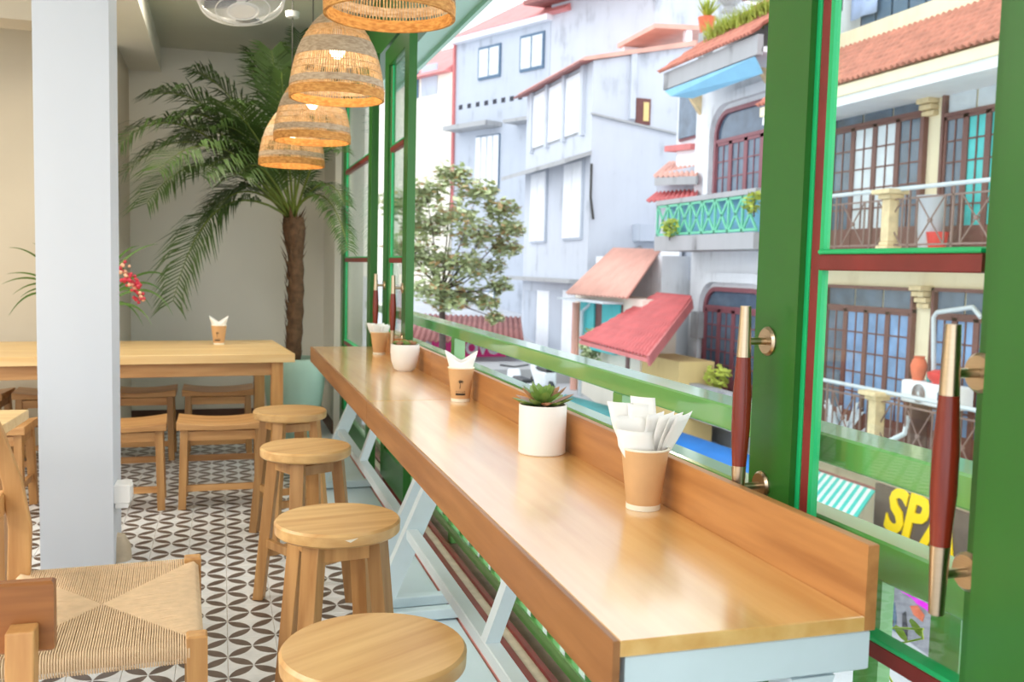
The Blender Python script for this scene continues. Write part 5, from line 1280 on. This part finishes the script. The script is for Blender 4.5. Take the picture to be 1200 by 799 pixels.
# ---------------------------------------------------------------- street tree
TB = Vector((4.95, 21.8, GZ(21.8)))
t = thing('street_tree', 'small street tree with pale green and rusty leaves', 'tree', TB)
top = Vector((5.0, 21.9, aty(514, 340, 21.9).z))
B().tube([TB, TB.lerp(top, .5)+Vector((.05, 0, 0)), top], [.10, .085, .07], 10).obj('trunk', 'tree_bark', t, smooth=True)
b = B(); b2 = B(); br = B(); rnd = random.Random(3)
clumps = [((500, 225), .50), ((530, 205), .50), ((560, 225), .55), ((588, 245), .45), ((600, 268), .35), ((495, 265), .60), ((530, 255), .7), ((565, 275), .65), ((592, 290), .40), ((500, 305), .6), ((535, 310), .7), ((570, 312), .55), ((585, 335), .35), ((505, 340), .5), ((545, 345), .5), ((525, 355), .4), ((478, 290), .6), ((470, 240), .6), ((572, 355), .3), ((580, 372), .22)]
for (cx, cy), r_ in clumps:
    c0 = aty(cx, cy, 21.8+rnd.uniform(-.6, .6)); br.tube([top, top.lerp(c0, .5)+Vector((0, 0, -.1)), c0], [.03, .016, .006], 5)
    for k in range(int(330*r_/.5)):
        v = Vector((rnd.gauss(0, 1), rnd.gauss(0, 1), rnd.gauss(0, .7))).normalized()*(r_*rnd.random()**.5); v.z *= .7; q = c0+v
        a = Vector((rnd.uniform(-1, 1), rnd.uniform(-1, 1), rnd.uniform(-.4, .4))).normalized(); d_ = a.cross(Vector((rnd.uniform(-.5, .5), rnd.uniform(-.5, .5), 1))).normalized(); s_ = rnd.uniform(.07, .13)
        (b2 if rnd.random() < .14 else b).add([q-a*s_, q+d_*s_*.55, q+a*s_, q-d_*s_*.55], [(0, 1, 2, 3)])
br.obj('branches', 'tree_bark', t, smooth='all'); stuff(b.obj('foliage', 'tree_leaf', t, fix=False)); stuff(b2.obj('rusty_foliage', 'tree_leaf_rust', t, fix=False))

# ---------------------------------------------------------------- tarps over the market stalls below
def tarp(name, label, cs, mat, posts=True):
    cs = [Vector(q) for q in cs]; ce = sum(cs, Vector())/4; ce.z = GZ(ce.y)
    t = thing(name, label, 'awning', ce)
    def fn(u, v): p = cs[0].lerp(cs[1], u).lerp(cs[2].lerp(cs[3], u), v); p.z -= .18*math.sin(PI*u)*math.sin(PI*v)*(1+.3*math.sin(7*u)); return p
    B().grid(fn, 16, 8).obj('sheet', mat, t, smooth='all', solid=.012, fix=False)
    for q in cs: B().tube([(q.x, q.y, GZ(q.y)), q], .03, 6).obj('pole', 'pipe_grey', t)
tarp('blue_awning', 'bright blue tarpaulin awning below the white house', (atx(690, 560, 6.2), atx(900, 660, 6.2), atx(770, 497, 8.3), atx(900, 540, 8.3)), 'blue_tarp')
tarp('teal_awning', 'teal tarpaulin awning in front of the low house', (atx(628, 498, 6.6), atx(742, 528, 6.6), atx(662, 462, 8.2), atx(752, 486, 8.2)), 'teal_tarp')
for i, (px_, py_) in enumerate(((668, 462), (686, 465))):
    p = atz(px_, py_, GZ(19.5)-.0); p = atx(px_, py_, 7.9)
    m_ = thing('motorbike', ['white motorbike parked behind the teal awning, kiosk side', 'white motorbike parked behind the teal awning, shutter side'][i], 'motorbike', (7.4-.9*i, p.y+.6, GZ(p.y+.6)), group='motorbikes behind the teal awning')
    x0, y0, z0 = m_.location
    for s_ in (-.55, .55): B().lathe([(.2, -.05), (.29, -.05), (.3, 0), (.29, .05), (.2, .05), (.2, -.05)], (x0, y0+s_, z0+.3), 20, 'x').obj('wheel', 'black_metal', m_, smooth=True)
    B().prism([(x0-.16, y0-.6, z0+.45), (x0-.16, y0+.1, z0+.4), (x0-.16, y0+.5, z0+.75), (x0-.16, y0+.42, z0+1.05), (x0-.16, y0+.25, z0+.75), (x0-.16, y0-.6, z0+.8)], (.32, 0, 0)).obj('body', 'shutter_white', m_, bevel=.05)
    B().box(x0-.12, x0+.12, y0-.6, y0+.15, z0+.78, z0+.88, .03).obj('seat', 'black_metal', m_)
    B().tube([(x0-.35, y0+.38, z0+1.1), (x0, y0+.42, z0+1.05), (x0+.35, y0+.38, z0+1.1)], .02, 8).obj('handlebar', 'black_metal', m_)
